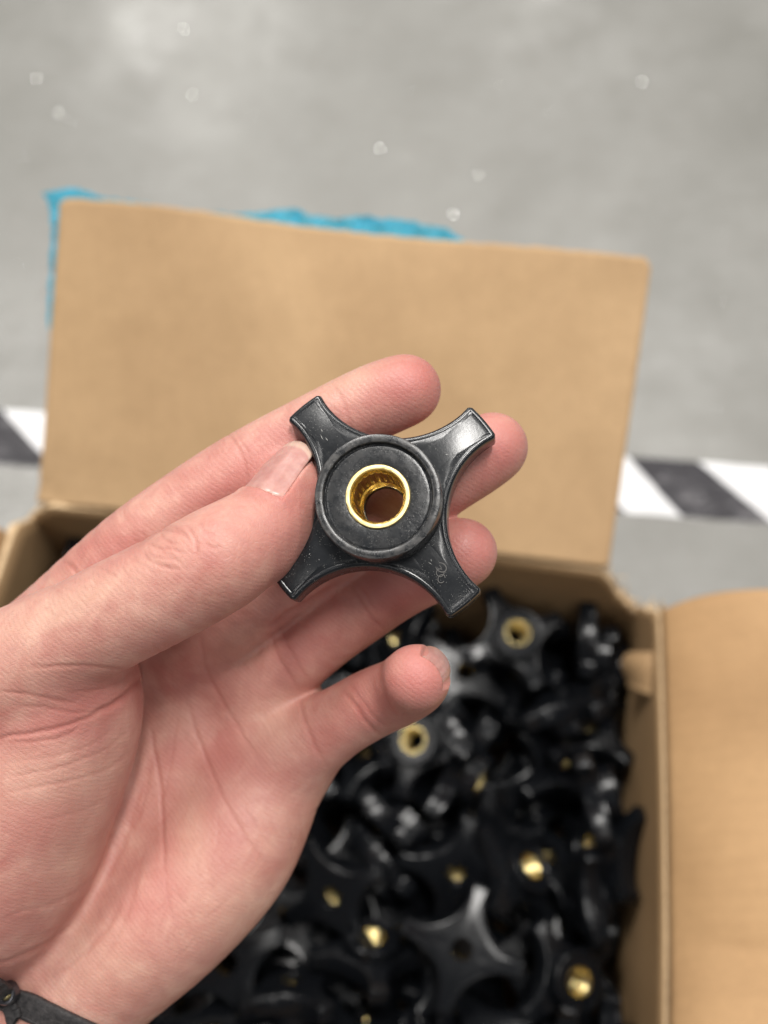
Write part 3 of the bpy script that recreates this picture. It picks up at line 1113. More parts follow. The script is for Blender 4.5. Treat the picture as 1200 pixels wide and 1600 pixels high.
PZ = 213.0 - PTOP
rf = random.Random(77)
knobs = []            # position, rotation, px, py, depth, fixed-note
for line in PILE.strip().splitlines():
    v = [float(t) for t in line.split(',')]
    P = bx(v[0] * 0.985 - 1.0, -(v[1]) + 1, v[2] + PZ)
    Rb = np.column_stack([bu, -bv, ZZ])
    Rm = Rb @ quat_mat(*v[3:7])
    if Rm[:, 2] @ (C0 - P) > 0 and rf.random() < 2:          # most lie with the flat back up
        P = P + Rm[:, 2] * -5.0
        Rm = Rm @ np.diag([1.0, -1.0, -1.0])
    knobs.append([P, Rm, int(v[7]) if len(v) > 7 else 1, len(knobs)])


def pose(px, py, z, tilt, az, spin, back=False):
    """a knob seen at px,py with its centre at height z; tilt of its axis from the vertical towards azimuth az"""
    P = at_h(px, py, z)
    n = np.array([math.sin(tilt) * math.cos(az), math.sin(tilt) * math.sin(az), math.cos(tilt)])
    x = np.array([math.cos(spin), math.sin(spin), 0.0]); x = x - n * (x @ n); x /= np.linalg.norm(x)
    y = np.cross(n, x)
    if back:
        return P, np.column_stack([x, -y, -n])
    return P, np.column_stack([x, y, n])


FIX = [
    (722, 1482, 222, R(8), R(-115), R(70), True),
    (806, 992, 224, R(8), R(-30), R(24), False),
    (650, 1157, 222, R(22), R(200), R(-20), False),
    (820, 1358, 214, R(48), R(20), R(40), False),
    (897, 1533, 212, R(28), R(-20), R(30), False),
    (934, 1325, 210, R(60), R(170), R(10), False),
    (580, 1475, 206, R(50), R(80), R(15), False),
    (885, 1100, 214, R(58), R(110), R(50), True),
    (740, 1215, 216, R(84), R(-35), R(20), False),
    (700, 1105, 212, R(80), R(40), R(60), False),
    (525, 1395, 208, R(35), R(230), R(30), True),
    (950, 1240, 218, R(75), R(10), R(35), False),
]
fixed = []
for px, py, z, ti, az, sp, bk in FIX:
    P, Rm = pose(px, py, z, ti, az, sp, bk)
    P = P + Rm[:, 2] * (10.0 if bk else -4.0) * 0.5
    fixed.append([P, Rm, 'fixed', -1 - len(fixed)])
keep = []
for k in knobs:
    c = k[0] - k[1][:, 2] * 3
    bad = False
    for f in fixed:
        fc = f[0] - f[1][:, 2] * 3
        dv = c - fc
        if np.hypot(dv[0], dv[1]) < 24 and dv[2] > -18 or np.linalg.norm(dv) < 19:
            bad = True
    if not bad:
        keep.append(k)
knobs = fixed + [k for k in keep if project(k[0])[1] < 1960]
KIDX = [k[3] for k in knobs]
knobs = [k[:3] for k in knobs]
DEBUG_IDX = False


# ---- make the knobs: the first one carries the shared parts, the rest are copies
FIXLAB = [
    'large flat lying black star knob, all four arms showing, near the bottom edge',
    'flat black star knob with bright brass hole in the far part of the heap',
    'black knob with bright brass ring showing right under the little finger',
    'tilted black knob with brass glint above the flat lying star knob',
    'black knob with its round hub and brass hole up, low beside the right wall',
    'steep black knob with brass hole leaning on the right wall by the flap fold',
    'tilted black knob left of the flat lying star knob, turned towards the hand',
    'steeply leaning black knob close to the folded scrap of torn liner',
    'black knob standing on edge right of the brass ringed one',
    'black knob standing on edge just beyond the little fingertip',
    'tilted black knob lying beside the outer edge of the palm',
    'black knob standing on edge near the right wall, halfway down the heap',
]
BANDS = [(940, 'against the far wall'), (1010, 'level with the torn corner'), (1075, 'level with the little fingertip'),
         (1135, 'level with the little finger joint'), (1200, 'level with the little finger base'), (1262, 'just below the little finger base'),
         (1325, 'level with the flap fold'), (1385, 'just below the flap fold'), (1440, 'level with the palm edge'),
         (1500, 'level with the flat lying star'), (1560, 'level with the wrist band'), (1615, 'along the bottom edge'), (9999, 'cut by the bottom edge')]
ORD = ['nearest', 'second', 'third', 'fourth', 'fifth', 'sixth', 'seventh', 'eighth', 'ninth', 'tenth', 'eleventh', 'twelfth', 'thirteenth', 'fourteenth', 'fifteenth', 'sixteenth']
info = []
for i, (P, Rm, fx) in enumerate(knobs):
    c = P - Rm[:, 2] * 3
    px, py, d = project(c)
    up = Rm[:, 2] @ ZZ
    if abs(up) > 0.85: ps = 'flat hub-up' if up > 0 else 'flat back-up'
    elif abs(up) > 0.5: ps = 'tilted hub-up' if up > 0 else 'tilted back-up'
    else: ps = 'on-edge'
    band = next(k for k, (y, t) in enumerate(BANDS) if py < y)
    info.append([px, band, ps, fx])
labels = {}
for band in range(len(BANDS)):
    for seen in (1, 0):
        row = sorted([i for i, q in enumerate(info) if q[1] == band and not isinstance(q[3], str) and q[3] == seen], key=lambda i: -info[i][0])
        for k, i in enumerate(row):
            o_ = ORD[min(k, 15)]
            labels[i] = ('%s black knob %s, %s %s right wall' % (info[i][2], BANDS[band][1], o_, 'to' if k == 0 else 'from') if seen
                         else 'black knob in the heap, hidden under other knobs or behind the hand')
for i in range(len(FIX)):
    labels[i] = FIXLAB[i]
first = None
for i, (P, Rm, fx) in enumerate(knobs):
    if first is None:
        root = knob_root('star_knob', P, Rm)
        for p_ in protos:
            p_.parent = root
        first = root
    else:
        root = first.copy()
        COL.objects.link(root)
        root.matrix_world = Matrix([[*Rm[r], P[r] * MM] for r in range(3)] + [[0, 0, 0, 1]])
        for p_ in protos:
            q_ = p_.copy()
            COL.objects.link(q_)
            q_.parent = root
    root['pile_index'] = KIDX[i]
    tag(root, labels[i], 'knob', 'black star knobs heaped in the box')
for o in COL.objects:
    if 'pile_index' in o.keys() and not DEBUG_IDX:
        del o['pile_index']
# ================================================================== the hand: one distance field, one skin
VOX = 0.7
GLO = np.array([-238.0, -252.0, 205.0]); GHI = np.array([45.0, 50.0, 345.0])
GN = np.ceil((GHI - GLO) / VOX).astype(int)
gx, gy, gz = [(GLO[i] + VOX * np.arange(GN[i])).astype(np.float32) for i in range(3)]


def cp(px, py, d):
    return np.array([(px - 600) / FPX * d, -(py - 800) / FPX * d, d])


def new_field():
    return np.full(tuple(GN), 12.0, np.float32)


def smin(a, b, k):
    if k <= 0:
        return np.minimum(a, b)
    h = np.clip(0.5 + 0.5 * (b - a) / k, 0, 1)
    return b + (a - b) * h - k * h * (1 - h)


def cone(F, a, ra, b, rb, k):
    m = max(ra, rb) + max(k, 4) + 2
    lo = np.minimum(a, b) - m; hi = np.maximum(a, b) + m
    i0 = np.clip(((lo - GLO) / VOX).astype(int), 0, GN); i1 = np.clip(((hi - GLO) / VOX).astype(int) + 1, 0, GN)
    if np.any(i1 <= i0): return
    s = tuple(slice(i0[j], i1[j]) for j in range(3))
    X, Y, Z = gx[s[0]][:, None, None] - a[0], gy[s[1]][None, :, None] - a[1], gz[s[2]][None, None, :] - a[2]
    ab = (b - a).astype(np.float32); L2 = float(ab @ ab) + 1e-9
    t = np.clip((X * ab[0] + Y * ab[1] + Z * ab[2]) / L2, 0, 1)
    d = np.sqrt((X - t * ab[0]) ** 2 + (Y - t * ab[1]) ** 2 + (Z - t * ab[2]) ** 2) - (ra + (rb - ra) * t)
    F[s] = smin(F[s], d.astype(np.float32), k)


def chain(F, pts, k, n=5):
    """a smooth tube; pts: px, py, depth, radius in mm"""
    if len(pts) > 2:
        pts = catmull(pts, n)
    Q = [cp(*p[:3]) for p in pts]
    m = max(p[3] for p in pts) + 8
    lo = np.min(Q, 0) - m; hi = np.max(Q, 0) + m
    i0 = np.clip(((lo - GLO) / VOX).astype(int), 0, GN); i1 = np.clip(((hi - GLO) / VOX).astype(int) + 1, 0, GN)
    if np.any(i1 <= i0): return
    s = tuple(slice(i0[j], i1[j]) for j in range(3))
    if len(pts) == 2:
        cone(F, Q[0], pts[0][3], Q[1], pts[1][3], k)
        return
    keep = F[s].copy()
    F[s] = 12.0
    for a, b, p, q in zip(Q, Q[1:], pts, pts[1:]):
        cone(F, a, p[3], b, q[3], 0.6)
    F[s] = smin(keep, F[s], k)


INDEX = [(30, 1020, 282, 11.5), (92, 968, 272, 11), (205, 862, 264, 10.2), (300, 790, 261, 9.7), (385, 738, 260, 10.0), (470, 686, 259, 9.1), (555, 642, 258, 9.0), (600, 622, 257, 8.9), (634, 609, 256, 8.5)]
MIDDLE = [(300, 1010, 288, 11.5), (372, 962, 276, 10.4), (470, 895, 270, 9.6), (560, 838, 267, 9.8), (630, 792, 263, 9.0), (700, 745, 259, 8.8), (740, 718, 258, 8.9), (770, 699, 258, 8.5)]
RING = [(380, 1085, 289, 11), (440, 1040, 279, 10.2), (505, 990, 274, 9.4), (565, 945, 270, 9.5), (625, 910, 265, 8.7), (675, 885, 262, 8.7), (705, 871, 259, 8.8), (724, 863, 257, 8.2)]
LITTLE = [(430, 1192, 284, 11.5), (478, 1160, 276, 10.6), (530, 1128, 270, 8.9), (580, 1100, 264, 8.5), (625, 1080, 256, 8.1), (645, 1066, 248, 8.0), (651, 1059, 239, 7.5)]
THUMB = [(18, 1048, 250, 14.0), (100, 1003, 245, 12.6), (180, 960, 241, 12.2), (260, 920, 238, 12.0), (338, 876, 236, 11.8), (380, 848, 238, 10.8), (423, 813, 242, 9.6), (455, 768, 247, 8.5)]


def build_fields():
    P = new_field()
    # palm: metacarpals fanned from the wrist
    W = (20, 1560, 292, 17)
    for m in [(110, 985, 290, 12), (215, 990, 291, 12), (330, 1020, 290, 12.5), (400, 1085, 288, 12.5), (440, 1160, 285, 12.5)]:
        chain(P, [W, m], 10)
    chain(P, [(110, 985, 288, 11), (230, 990, 290, 11), (345, 990, 288, 11), (410, 1065, 286, 11.5), (452, 1150, 283, 11.5)], 8)
    chain(P, [(428, 1215, 281, 12.5), (400, 1275, 279, 14.5), (352, 1345, 277, 16.5), (262, 1430, 277, 18), (140, 1530, 281, 18.5), (-30, 1680, 290, 20), (-190, 1850, 300, 22)], 9)
    chain(P, [(-190, 1620, 298, 22), (-20, 1560, 290, 18)], 12)
    chain(P, [(-190, 1620, 298, 22), (-320, 1790, 304, 23), (-440, 1960, 308, 25)], 12)
    chain(P, [(-190, 1850, 300, 22), (-300, 1900, 304, 23), (-440, 1980, 308, 25)], 12)
    T = new_field()
    chain(T, [(18, 1048, 250, 14.0), (72, 1128, 259, 19), (32, 1245, 263, 23.0), (0, 1350, 267, 22.5), (-60, 1450, 274, 20), (-150, 1560, 286, 18)], 9)
    chain(T, [(100, 1003, 246, 12.6), (110, 1090, 258, 17), (60, 1200, 262, 19)], 8)
    TH = new_field()
    chain(TH, THUMB, 3.5)
    cone(TH, cp(405, 850, 243), 9.5, cp(440, 825, 246), 8.5, 3)      # the pad pressed against the knob
    T = smin(T, TH, 2.5)
    FI = new_field()
    for ch in (INDEX, MIDDLE, RING, LITTLE):
        f = new_field()
        chain(f, ch, 3.0)
        FI = smin(FI, f, 1.6)
    P = smin(P, FI, 5.0)
    P = np.minimum(P, FI)
    F = smin(P, T, 4.5)
    return F, T


def surface_nets(F):
    S = F < 0
    n = np.array(F.shape) - 1
    c = np.zeros(tuple(n), np.uint8)
    for dx in (0, 1):
        for dy in (0, 1):
            for dz in (0, 1):
                c += S[dx:dx + n[0], dy:dy + n[1], dz:dz + n[2]]
    act = np.argwhere((c > 0) & (c < 8))
    idx = -np.ones(tuple(n), np.int64)
    idx[act[:, 0], act[:, 1], act[:, 2]] = np.arange(len(act))
    pos = np.zeros((len(act), 3)); cnt = np.zeros(len(act))
    cor = [(x, y, z) for x in (0, 1) for y in (0, 1) for z in (0, 1)]
    val = {q: F[act[:, 0] + q[0], act[:, 1] + q[1], act[:, 2] + q[2]] for q in cor}
    for a in cor:
        for ax in range(3):
            if a[ax] == 0:
                b = list(a); b[ax] = 1; b = tuple(b)
                va, vb = val[a], val[b]
                m = (va < 0) != (vb < 0)
                t = va[m] / (va[m] - vb[m])
                q = np.tile(np.array(a, float), (m.sum(), 1)); q[:, ax] = t
                pos[m] += q; cnt[m] += 1
    pos = act + pos / cnt[:, None]
    faces = []
    for ax in range(3):
        s0 = [slice(None)] * 3; s1 = [slice(None)] * 3
        s0[ax] = slice(0, -1); s1[ax] = slice(1, None)
        A, B = S[tuple(s0)], S[tuple(s1)]
        e = np.argwhere(A != B)
        u, v = (ax + 1) % 3, (ax + 2) % 3
        ok = (e[:, u] > 0) & (e[:, v] > 0) & (e[:, u] < n[u]) & (e[:, v] < n[v])
        e = e[ok]
        ins = A[e[:, 0], e[:, 1], e[:, 2]]
        q = []
        for du, dv in ((-1, -1), (0, -1), (0, 0), (-1, 0)):
            k = e.copy(); k[:, u] += du; k[:, v] += dv
            q.append(idx[k[:, 0], k[:, 1], k[:, 2]])
        q = np.stack(q, 1)
        q[~ins] = q[~ins][:, ::-1]
        faces.append(q)
    return pos, np.vstack(faces)


def sample(F, p):
    g = (p - GLO) / VOX
    g = np.clip(g, 0, np.array(F.shape) - 1.001)
    i = g.astype(int); f = g - i
    r = 0
    for dx in (0, 1):
        for dy in (0, 1):
            for dz in (0, 1):
                w = (f[:, 0] if dx else 1 - f[:, 0]) * (f[:, 1] if dy else 1 - f[:, 1]) * (f[:, 2] if dz else 1 - f[:, 2])
                r = r + w * F[i[:, 0] + dx, i[:, 1] + dy, i[:, 2] + dz]
    return r


def grad(F, p, e=0.8):
    g = np.stack([sample(F, p + np.eye(3)[i] * e) - sample(F, p - np.eye(3)[i] * e) for i in range(3)], 1)
    return g / (np.linalg.norm(g, axis=1, keepdims=True) + 1e-9)


HF, HT = build_fields()
hv, hf = surface_nets(HF)
hv = hv * VOX + GLO
# close the outer cut, smooth the stair steps a little by projecting on the field
for _ in range(2):
    hn = grad(HF, hv)
    hv -= hn * np.clip(sample(HF, hv), -0.5, 0.5)[:, None] * 0.8
hn = grad(HF, hv)
is_thumb = (sample(HT, hv) < 1.2)
hpx = 600 + hv[:, 0] / hv[:, 2] * FPX
hpy = 800 - hv[:, 1] / hv[:, 2] * FPX
# ------------------------------------------------------------------ refine the skin, carve creases, colour it
def refine(v, f):
    e = np.vstack([f[:, [0, 1]], f[:, [1, 2]], f[:, [2, 3]], f[:, [3, 0]]])
    es = np.sort(e, 1)
    key = es[:, 0].astype(np.int64) * len(v) + es[:, 1]
    uq, inv = np.unique(key, return_inverse=True)
    ev = np.stack([uq // len(v), uq % len(v)], 1)
    em = (v[ev[:, 0]] + v[ev[:, 1]]) / 2
    fc = v[f].mean(1)
    n0 = len(v); n1 = n0 + len(em); m = len(f)
    eid = inv.reshape(4, m).T + n0
    ci = n1 + np.arange(m)
    out = np.vstack([np.stack([f[:, k], eid[:, k], ci, eid[:, (k + 3) % 4]], 1) for k in range(4)])
    return np.vstack([v, em, fc]), out


# keep full detail only where the hand is near the picture
print('hand base verts', len(hv))
hv, hf = refine(hv, hf)
for _ in range(2):
    hn = grad(HF, hv, 0.7)
    hv -= hn * np.clip(sample(HF, hv), -0.4, 0.4)[:, None] * 0.8
hn = grad(HF, hv, 1.0)
is_thumb = sample(HT, hv) < 0.9
hpx = 600 + hv[:, 0] / hv[:, 2] * FPX
hpy = 800 - hv[:, 1] / hv[:, 2] * FPX
facing = hn[:, 2] < 0.15
disp = np.zeros(len(hv)); blush = np.zeros(len(hv)); crea = np.zeros(len(hv)); pale = np.zeros(len(hv))


def seg_dist(pts):
    """distance in pixels of every vertex to the polyline, and where along it"""
    D = np.full(len(hv), 1e9); Tt = np.zeros(len(hv))
    lo = pts.min(0) - 45; hi = pts.max(0) + 45
    w = np.where((hpx > lo[0]) & (hpx < hi[0]) & (hpy > lo[1]) & (hpy < hi[1]) & facing)[0]
    X, Y = hpx[w], hpy[w]
    d0 = np.full(len(w), 1e9); t0 = np.zeros(len(w))
    n = len(pts) - 1
    for i in range(n):
        a, b = pts[i], pts[i + 1]
        ab = b - a
        t = np.clip(((X - a[0]) * ab[0] + (Y - a[1]) * ab[1]) / (ab @ ab + 1e-9), 0, 1)
        d = np.hypot(X - a[0] - t * ab[0], Y - a[1] - t * ab[1])
        m = d < d0
        d0[m] = d[m]; t0[m] = (i + t[m]) / n
    D[w] = d0; Tt[w] = t0
    return D, Tt


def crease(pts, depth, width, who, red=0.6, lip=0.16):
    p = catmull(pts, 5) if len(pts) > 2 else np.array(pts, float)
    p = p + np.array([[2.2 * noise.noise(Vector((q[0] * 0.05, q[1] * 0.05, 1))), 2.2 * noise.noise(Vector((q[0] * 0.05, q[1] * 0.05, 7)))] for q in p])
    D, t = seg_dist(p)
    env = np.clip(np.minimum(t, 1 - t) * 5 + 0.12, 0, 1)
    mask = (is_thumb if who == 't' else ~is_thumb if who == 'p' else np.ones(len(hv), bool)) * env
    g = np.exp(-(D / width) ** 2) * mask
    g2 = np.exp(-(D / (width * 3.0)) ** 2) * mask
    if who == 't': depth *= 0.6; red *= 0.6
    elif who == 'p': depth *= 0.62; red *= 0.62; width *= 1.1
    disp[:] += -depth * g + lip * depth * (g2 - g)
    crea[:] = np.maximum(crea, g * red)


def blob(px, py, rx, ry, rot, amt, arr, who='a'):
    c, s = math.cos(R(rot)), math.sin(R(rot))
    X = (hpx - px) * c + (hpy - py) * s; Y = -(hpx - px) * s + (hpy - py) * c
    g = np.exp(-((X / rx) ** 2 + (Y / ry) ** 2))
    m = facing & (is_thumb if who == 't' else ~is_thumb if who == 'p' else True)
    arr[m] += amt * g[m]


# thumb joint wrinkles
crease([(213, 857), (228, 838), (252, 828), (280, 833), (298, 847)], 0.32, 3.4, 't')
crease([(218, 862), (238, 878), (262, 887), (286, 891)], 0.26, 3.4, 't')
crease([(228, 849), (246, 855), (268, 858), (292, 866)], 0.22, 3.0, 't')
crease([(250, 833), (262, 846), (280, 852)], 0.22, 2.8, 't')
crease([(293, 820), (303, 835), (308, 856), (304, 870)], 0.28, 3.2, 't')
crease([(309, 815), (322, 830), (338, 838)], 0.2, 3.0, 't')
crease([(318, 850), (333, 856), (346, 853)], 0.16, 3.0, 't')
crease([(236, 868), (258, 871), (280, 878)], 0.14, 2.6, 't')
crease([(262, 820), (276, 826), (288, 836)], 0.14, 2.6, 't')
# fine transverse lines on the back of the thumb
rr_ = random.Random(9)
for i in range(26):
    x = 40 + i * 8.5 + rr_.uniform(-3, 3); y = 930 - (x - 40) * 0.42 + rr_.uniform(-4, 24)
    crease([(x, y), (x + 26, y + 12 + rr_.uniform(-3, 6)), (x + 56, y + 34 + rr_.uniform(-8, 8))], 0.055, 2.6, 't', 0.12)
# lower edge of the thumb
crease([(372, 950), (360, 958), (344, 955)], 0.2, 3.2, 't', 0.3)
crease([(280, 1016), (266, 1008), (252, 1006)], 0.18, 3.2, 't', 0.3)
crease([(255, 1022), (240, 1010)], 0.15, 3.0, 't', 0.3)
# the folds where the thumb meets the thenar
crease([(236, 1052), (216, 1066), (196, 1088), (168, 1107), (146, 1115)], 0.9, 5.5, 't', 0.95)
crease([(162, 1108), (130, 1125), (80, 1140), (20, 1150), (-20, 1156)], 0.38, 4.0, 't', 0.8)
crease([(206, 1049), (160, 1043), (110, 1040), (40, 1044)], 0.26, 3.6, 't', 0.7)
crease([(120, 1100), (80, 1092), (40, 1084), (-10, 1080)], 0.24, 3.6, 't', 0.7)
crease([(150, 1113), (110, 1113), (70, 1105), (20, 1102)], 0.18, 3.2, 't', 0.6)
crease([(132, 1130), (100, 1150), (60, 1158), (0, 1160)], 0.2, 3.2, 't', 0.6)
crease([(215, 1040), (190, 1062), (150, 1078), (100, 1082)], 0.16, 3.0, 't', 0.5)
crease([(205, 1138), (160, 1172), (90, 1200), (0, 1215)], 0.16, 3.4, 't', 0.35)
crease([(212, 1165), (170, 1200), (100, 1222), (0, 1240)], 0.16, 3.4, 't', 0.35)
crease([(200, 1115), (150, 1160), (80, 1182), (10, 1192)], 0.10, 3.0, 't', 0.25)
crease([(180, 1240), (120, 1270), (50, 1285)], 0.08, 3.4, 't', 0.2)
crease([(150, 1370), (90, 1410), (30, 1425), (0, 1440)], 0.16, 4.0, 't', 0.25)
crease([(120, 1440), (70, 1475), (20, 1500), (-10, 1506)], 0.25, 4.5, 'a', 0.35)
# palm lines
crease([(232, 1120), (240, 1165), (247, 1205), (252, 1255), (256, 1325), (257, 1375)], 0.38, 3.8, 'p', 0.75)
crease([(258, 1370), (262, 1400), (270, 1440)], 0.12, 3.4, 'p', 0.3)
crease([(290, 1090), (306, 1140), (330, 1205), (357, 1262), (386, 1310), (420, 1358)], 0.30, 3.8, 'p', 0.6)
crease([(314, 985), (317, 1015), (322, 1045), (350, 1100), (382, 1152), (412, 1200)], 0.26, 3.8, 'p', 0.5)
crease([(280, 1110), (270, 1170), (262, 1215), (252, 1250)], 0.14, 3.2, 'p', 0.3)
crease([(270, 1370), (285, 1420), (300, 1460)], 0.08, 3.2, 'p', 0.2)
crease([(222, 1330), (208, 1400), (180, 1470), (150, 1520)], 0.22, 5, 'p', 0.3)
crease([(190, 1410), (160, 1460), (120, 1500), (80, 1530)], 0.24, 5, 'a', 0.35)
crease([(245, 1180), (218, 1240), (196, 1310), (160, 1385)], 0.35, 6, 'p', 0.3)
crease([(235, 1205), (225, 1250), (206, 1300)], 0.2, 3.6, 'p', 0.35)
crease([(378, 1255), (400, 1290), (430, 1330)], 0.12, 3.2, 'p', 0.3)
for i in range(34):                                   # faint criss-cross lines of the palm
    x = rr_.uniform(260, 430); y = rr_.uniform(1080, 1480)
    if x > 520 - (y - 1200) * 0.75: continue
    a = rr_.choice([1.3, 1.0, 2.3]) + rr_.uniform(-0.3, 0.3); L = rr_.uniform(25, 70)
    crease([(x, y), (x + L * math.cos(a) * 0.5 + 3, y + L * math.sin(a) * 0.5), (x + L * math.cos(a), y + L * math.sin(a))], 0.07, 2.8, 'p', 0.16)
# the gap between middle and ring finger, then the finger creases
crease([(418, 982), (438, 966), (465, 950), (500, 930), (540, 905)], 0.8, 5.0, 'p', 1.0)  # dark of the finger gap put into the skin colour
crease([(470, 1085), (474, 1120), (490, 1160), (512, 1200)], 0.30, 4.0, 'p', 0.6)
crease([(425, 985), (430, 1015), (448, 1050), (468, 1078)], 0.28, 4.0, 'p', 0.6)
crease([(436, 975), (447, 1005), (468, 1040), (486, 1066)], 0.20, 3.6, 'p', 0.5)
crease([(534, 1078), (552, 1098), (574, 1130), (596, 1150)], 0.35, 4.2, 'p', 0.8)
crease([(542, 1066), (562, 1090), (584, 1120), (606, 1140)], 0.18, 3.6, 'p', 0.5)
crease([(595, 1030), (594, 1060), (604, 1095), (622, 1122)], 0.55, 5.0, 'p', 0.9)
crease([(548, 908), (560, 935), (580, 965), (600, 985)], 0.28, 4.0, 'p', 0.7)
crease([(556, 902), (570, 930), (590, 958)], 0.16, 3.6, 'p', 0.4)
crease([(352, 672), (372, 700), (384, 730), (386, 770)], 0.26, 4.0, 'p', 0.5)
crease([(362, 668), (384, 700), (394, 735)], 0.14, 3.4, 'p', 0.3)
crease([(222, 830), (232, 845), (240, 862)], 0.2, 3.6, 'p', 0.4)
crease([(98, 878), (112, 886), (124, 900), (128, 918)], 0.34, 4.0, 'p', 0.8)
crease([(116, 900), (112, 912), (118, 926)], 0.22, 3.4, 'p', 0.8)
crease([(520, 598), (532, 620), (545, 655), (552, 680)], 0.16, 4.0, 'p', 0.35)

# redness and pale patches that the skin itself has
for b in [(420, 730, 330, 55, -32, .30), (620, 830, 260, 60, -33, .30), (600, 940, 170, 60, -30, .25), (640, 600, 70, 55, 0, .55), (780, 690, 60, 60, 0, .65), (740, 860, 55, 60, 0, .6), (650, 1058, 60, 60, 0, .75), (400, 730, 90, 40, -30, .25), (300, 790, 60, 40, -30, .15),
          (560, 1120, 45, 30, -30, .55), (500, 1160, 60, 40, 60, .3), (470, 1010, 60, 40, -30, .35), (400, 1080, 90, 60, 40, .30), (380, 1180, 60, 40, 40, .35), (330, 1230, 50, 70, 30, .25), (265, 1260, 30, 90, 0, .3),
          (300, 1040, 70, 50, -20, .3), (220, 1400, 60, 90, 20, .25), (330, 1400, 60, 60, 20, .12), (620, 930, 60, 50, 0, .35), (180, 870, 60, 30, -30, .3)]:
    blob(*b, blush, 'p')
for b in [(310, 860, 70, 45, -10, .35), (420, 850, 60, 60, 0, .35), (160, 1090, 110, 40, -15, .45), (60, 1140, 90, 35, -5, .35), (120, 1010, 120, 40, -20, .15), (60, 1310, 110, 90, 20, .22), (230, 1010, 60, 30, -30, .25), (450, 760, 40, 60, 30, .3)]:
    blob(*b, blush, 't')
for b in [(540, 590, 60, 25, -20, .5), (700, 720, 40, 30, 0, .2), (430, 1130, 40, 60, 30, .3), (300, 1300, 30, 90, 0, .35), (370, 1430, 50, 60, 30, .35), (170, 1500, 90, 50, 40, .3), (360, 1010, 40, 40, 0, .2), (620, 1040, 18, 18, 0, .1)]:
    blob(*b, pale, 'p')
for b in [(120, 940, 120, 22, -24, .45), (60, 1220, 90, 50, 0, .3), (120, 1330, 50, 70, 20, .3), (350, 850, 30, 20, 0, .2)]:
    blob(*b, pale, 't')
# soft unevenness of flesh
for i in range(0):
    pass


def nail_frame(c, a, n):
    a = a / np.linalg.norm(a)
    n = n - a * (n @ a); n /= np.linalg.norm(n)
    b = np.cross(a, n)
    return np.array(c, float), a, n, b


def nail_local(fr):
    c, a, n, b = fr
    q = hv - c
    u = q @ a
    x = q @ n; y = q @ b
    return u, np.hypot(x, y), np.arctan2(y, x)


NAILS = []
# thumb nail
ta = cp(455, 768, 247) - cp(421, 815, 242.5)
ta /= np.linalg.norm(ta)
tocam = np.array([0, 0, -1.0])
nd = math.cos(R(48)) * tocam + math.sin(R(48)) * np.array([-0.78, 0.626, 0])
NAILS.append((nail_frame(cp(455, 768, 247), ta, nd), -8.2, 9.4, R(52), lambda u: 8.95 - 0.055 * u - 0.012 * u * u * (u > 0)))
# little finger nail
NAILS.append((nail_frame(cp(653, 1058, 243), np.array([-0.27, -0.21, -0.94]), np.array([0.75, 0.57, -0.34])), -4.5, 5.8, R(40), lambda u: 7.45 - 0.03 * u * u))
seen_n = []
for fr, u0, u1, ha, rf in NAILS:
    u, r, a = nail_local(fr)
    rn = rf(u)
    own = is_thumb if len(seen_n) == 0 else ((~is_thumb) & (hpx > 590) & (hpy > 980))
    seen_n.append(1)
    inside = own & (u > u0) & (u < u1 + 1) & (np.abs(a) < ha * (1 - 0.10 * np.clip((u - u1 + 3) / 4, 0, 1))) & (np.abs(r - rn) < 3.5)
    near = own * np.exp(-np.maximum(0, np.abs(a) - ha) ** 2 / 0.03) * (np.abs(r - rn) < 3) * (u > u0 - 1.8) * (u < u1 - 1.5)
    disp[inside] = np.minimum(disp[inside], (rn - (0.45 if len(seen_n) == 1 else 0.25) - r)[inside])
    foldm = (~inside) & (near > 0.05)
    disp[foldm] += (0.32 if len(seen_n) == 1 else 0.08) * near[foldm] * np.clip((u[foldm] - u0 + 1.8) / 2, 0, 1)
# fingerprint-scale relief is left to the material; here only gentle lumps
lump = np.array([noise.noise(Vector(q * 0.16)) for q in hv[::1]]) if len(hv) < 60000 else None
hs = hv + hn * disp[:, None]

keepf = np.ones(len(hf), bool)
hand = mesh_obj('hand', cam2w(hs), hf[:, ::-1])
ca = hand.data.color_attributes.new('tint', 'FLOAT_COLOR', 'POINT')
buf = np.ones((len(hs), 4), np.float32)
buf[:, 0] = np.clip(blush, 0, 1); buf[:, 1] = np.clip(crea, 0, 1); buf[:, 2] = np.clip(pale, 0, 1)
ca.data.foreach_set('color', buf.ravel())
print('hand verts', len(hs))


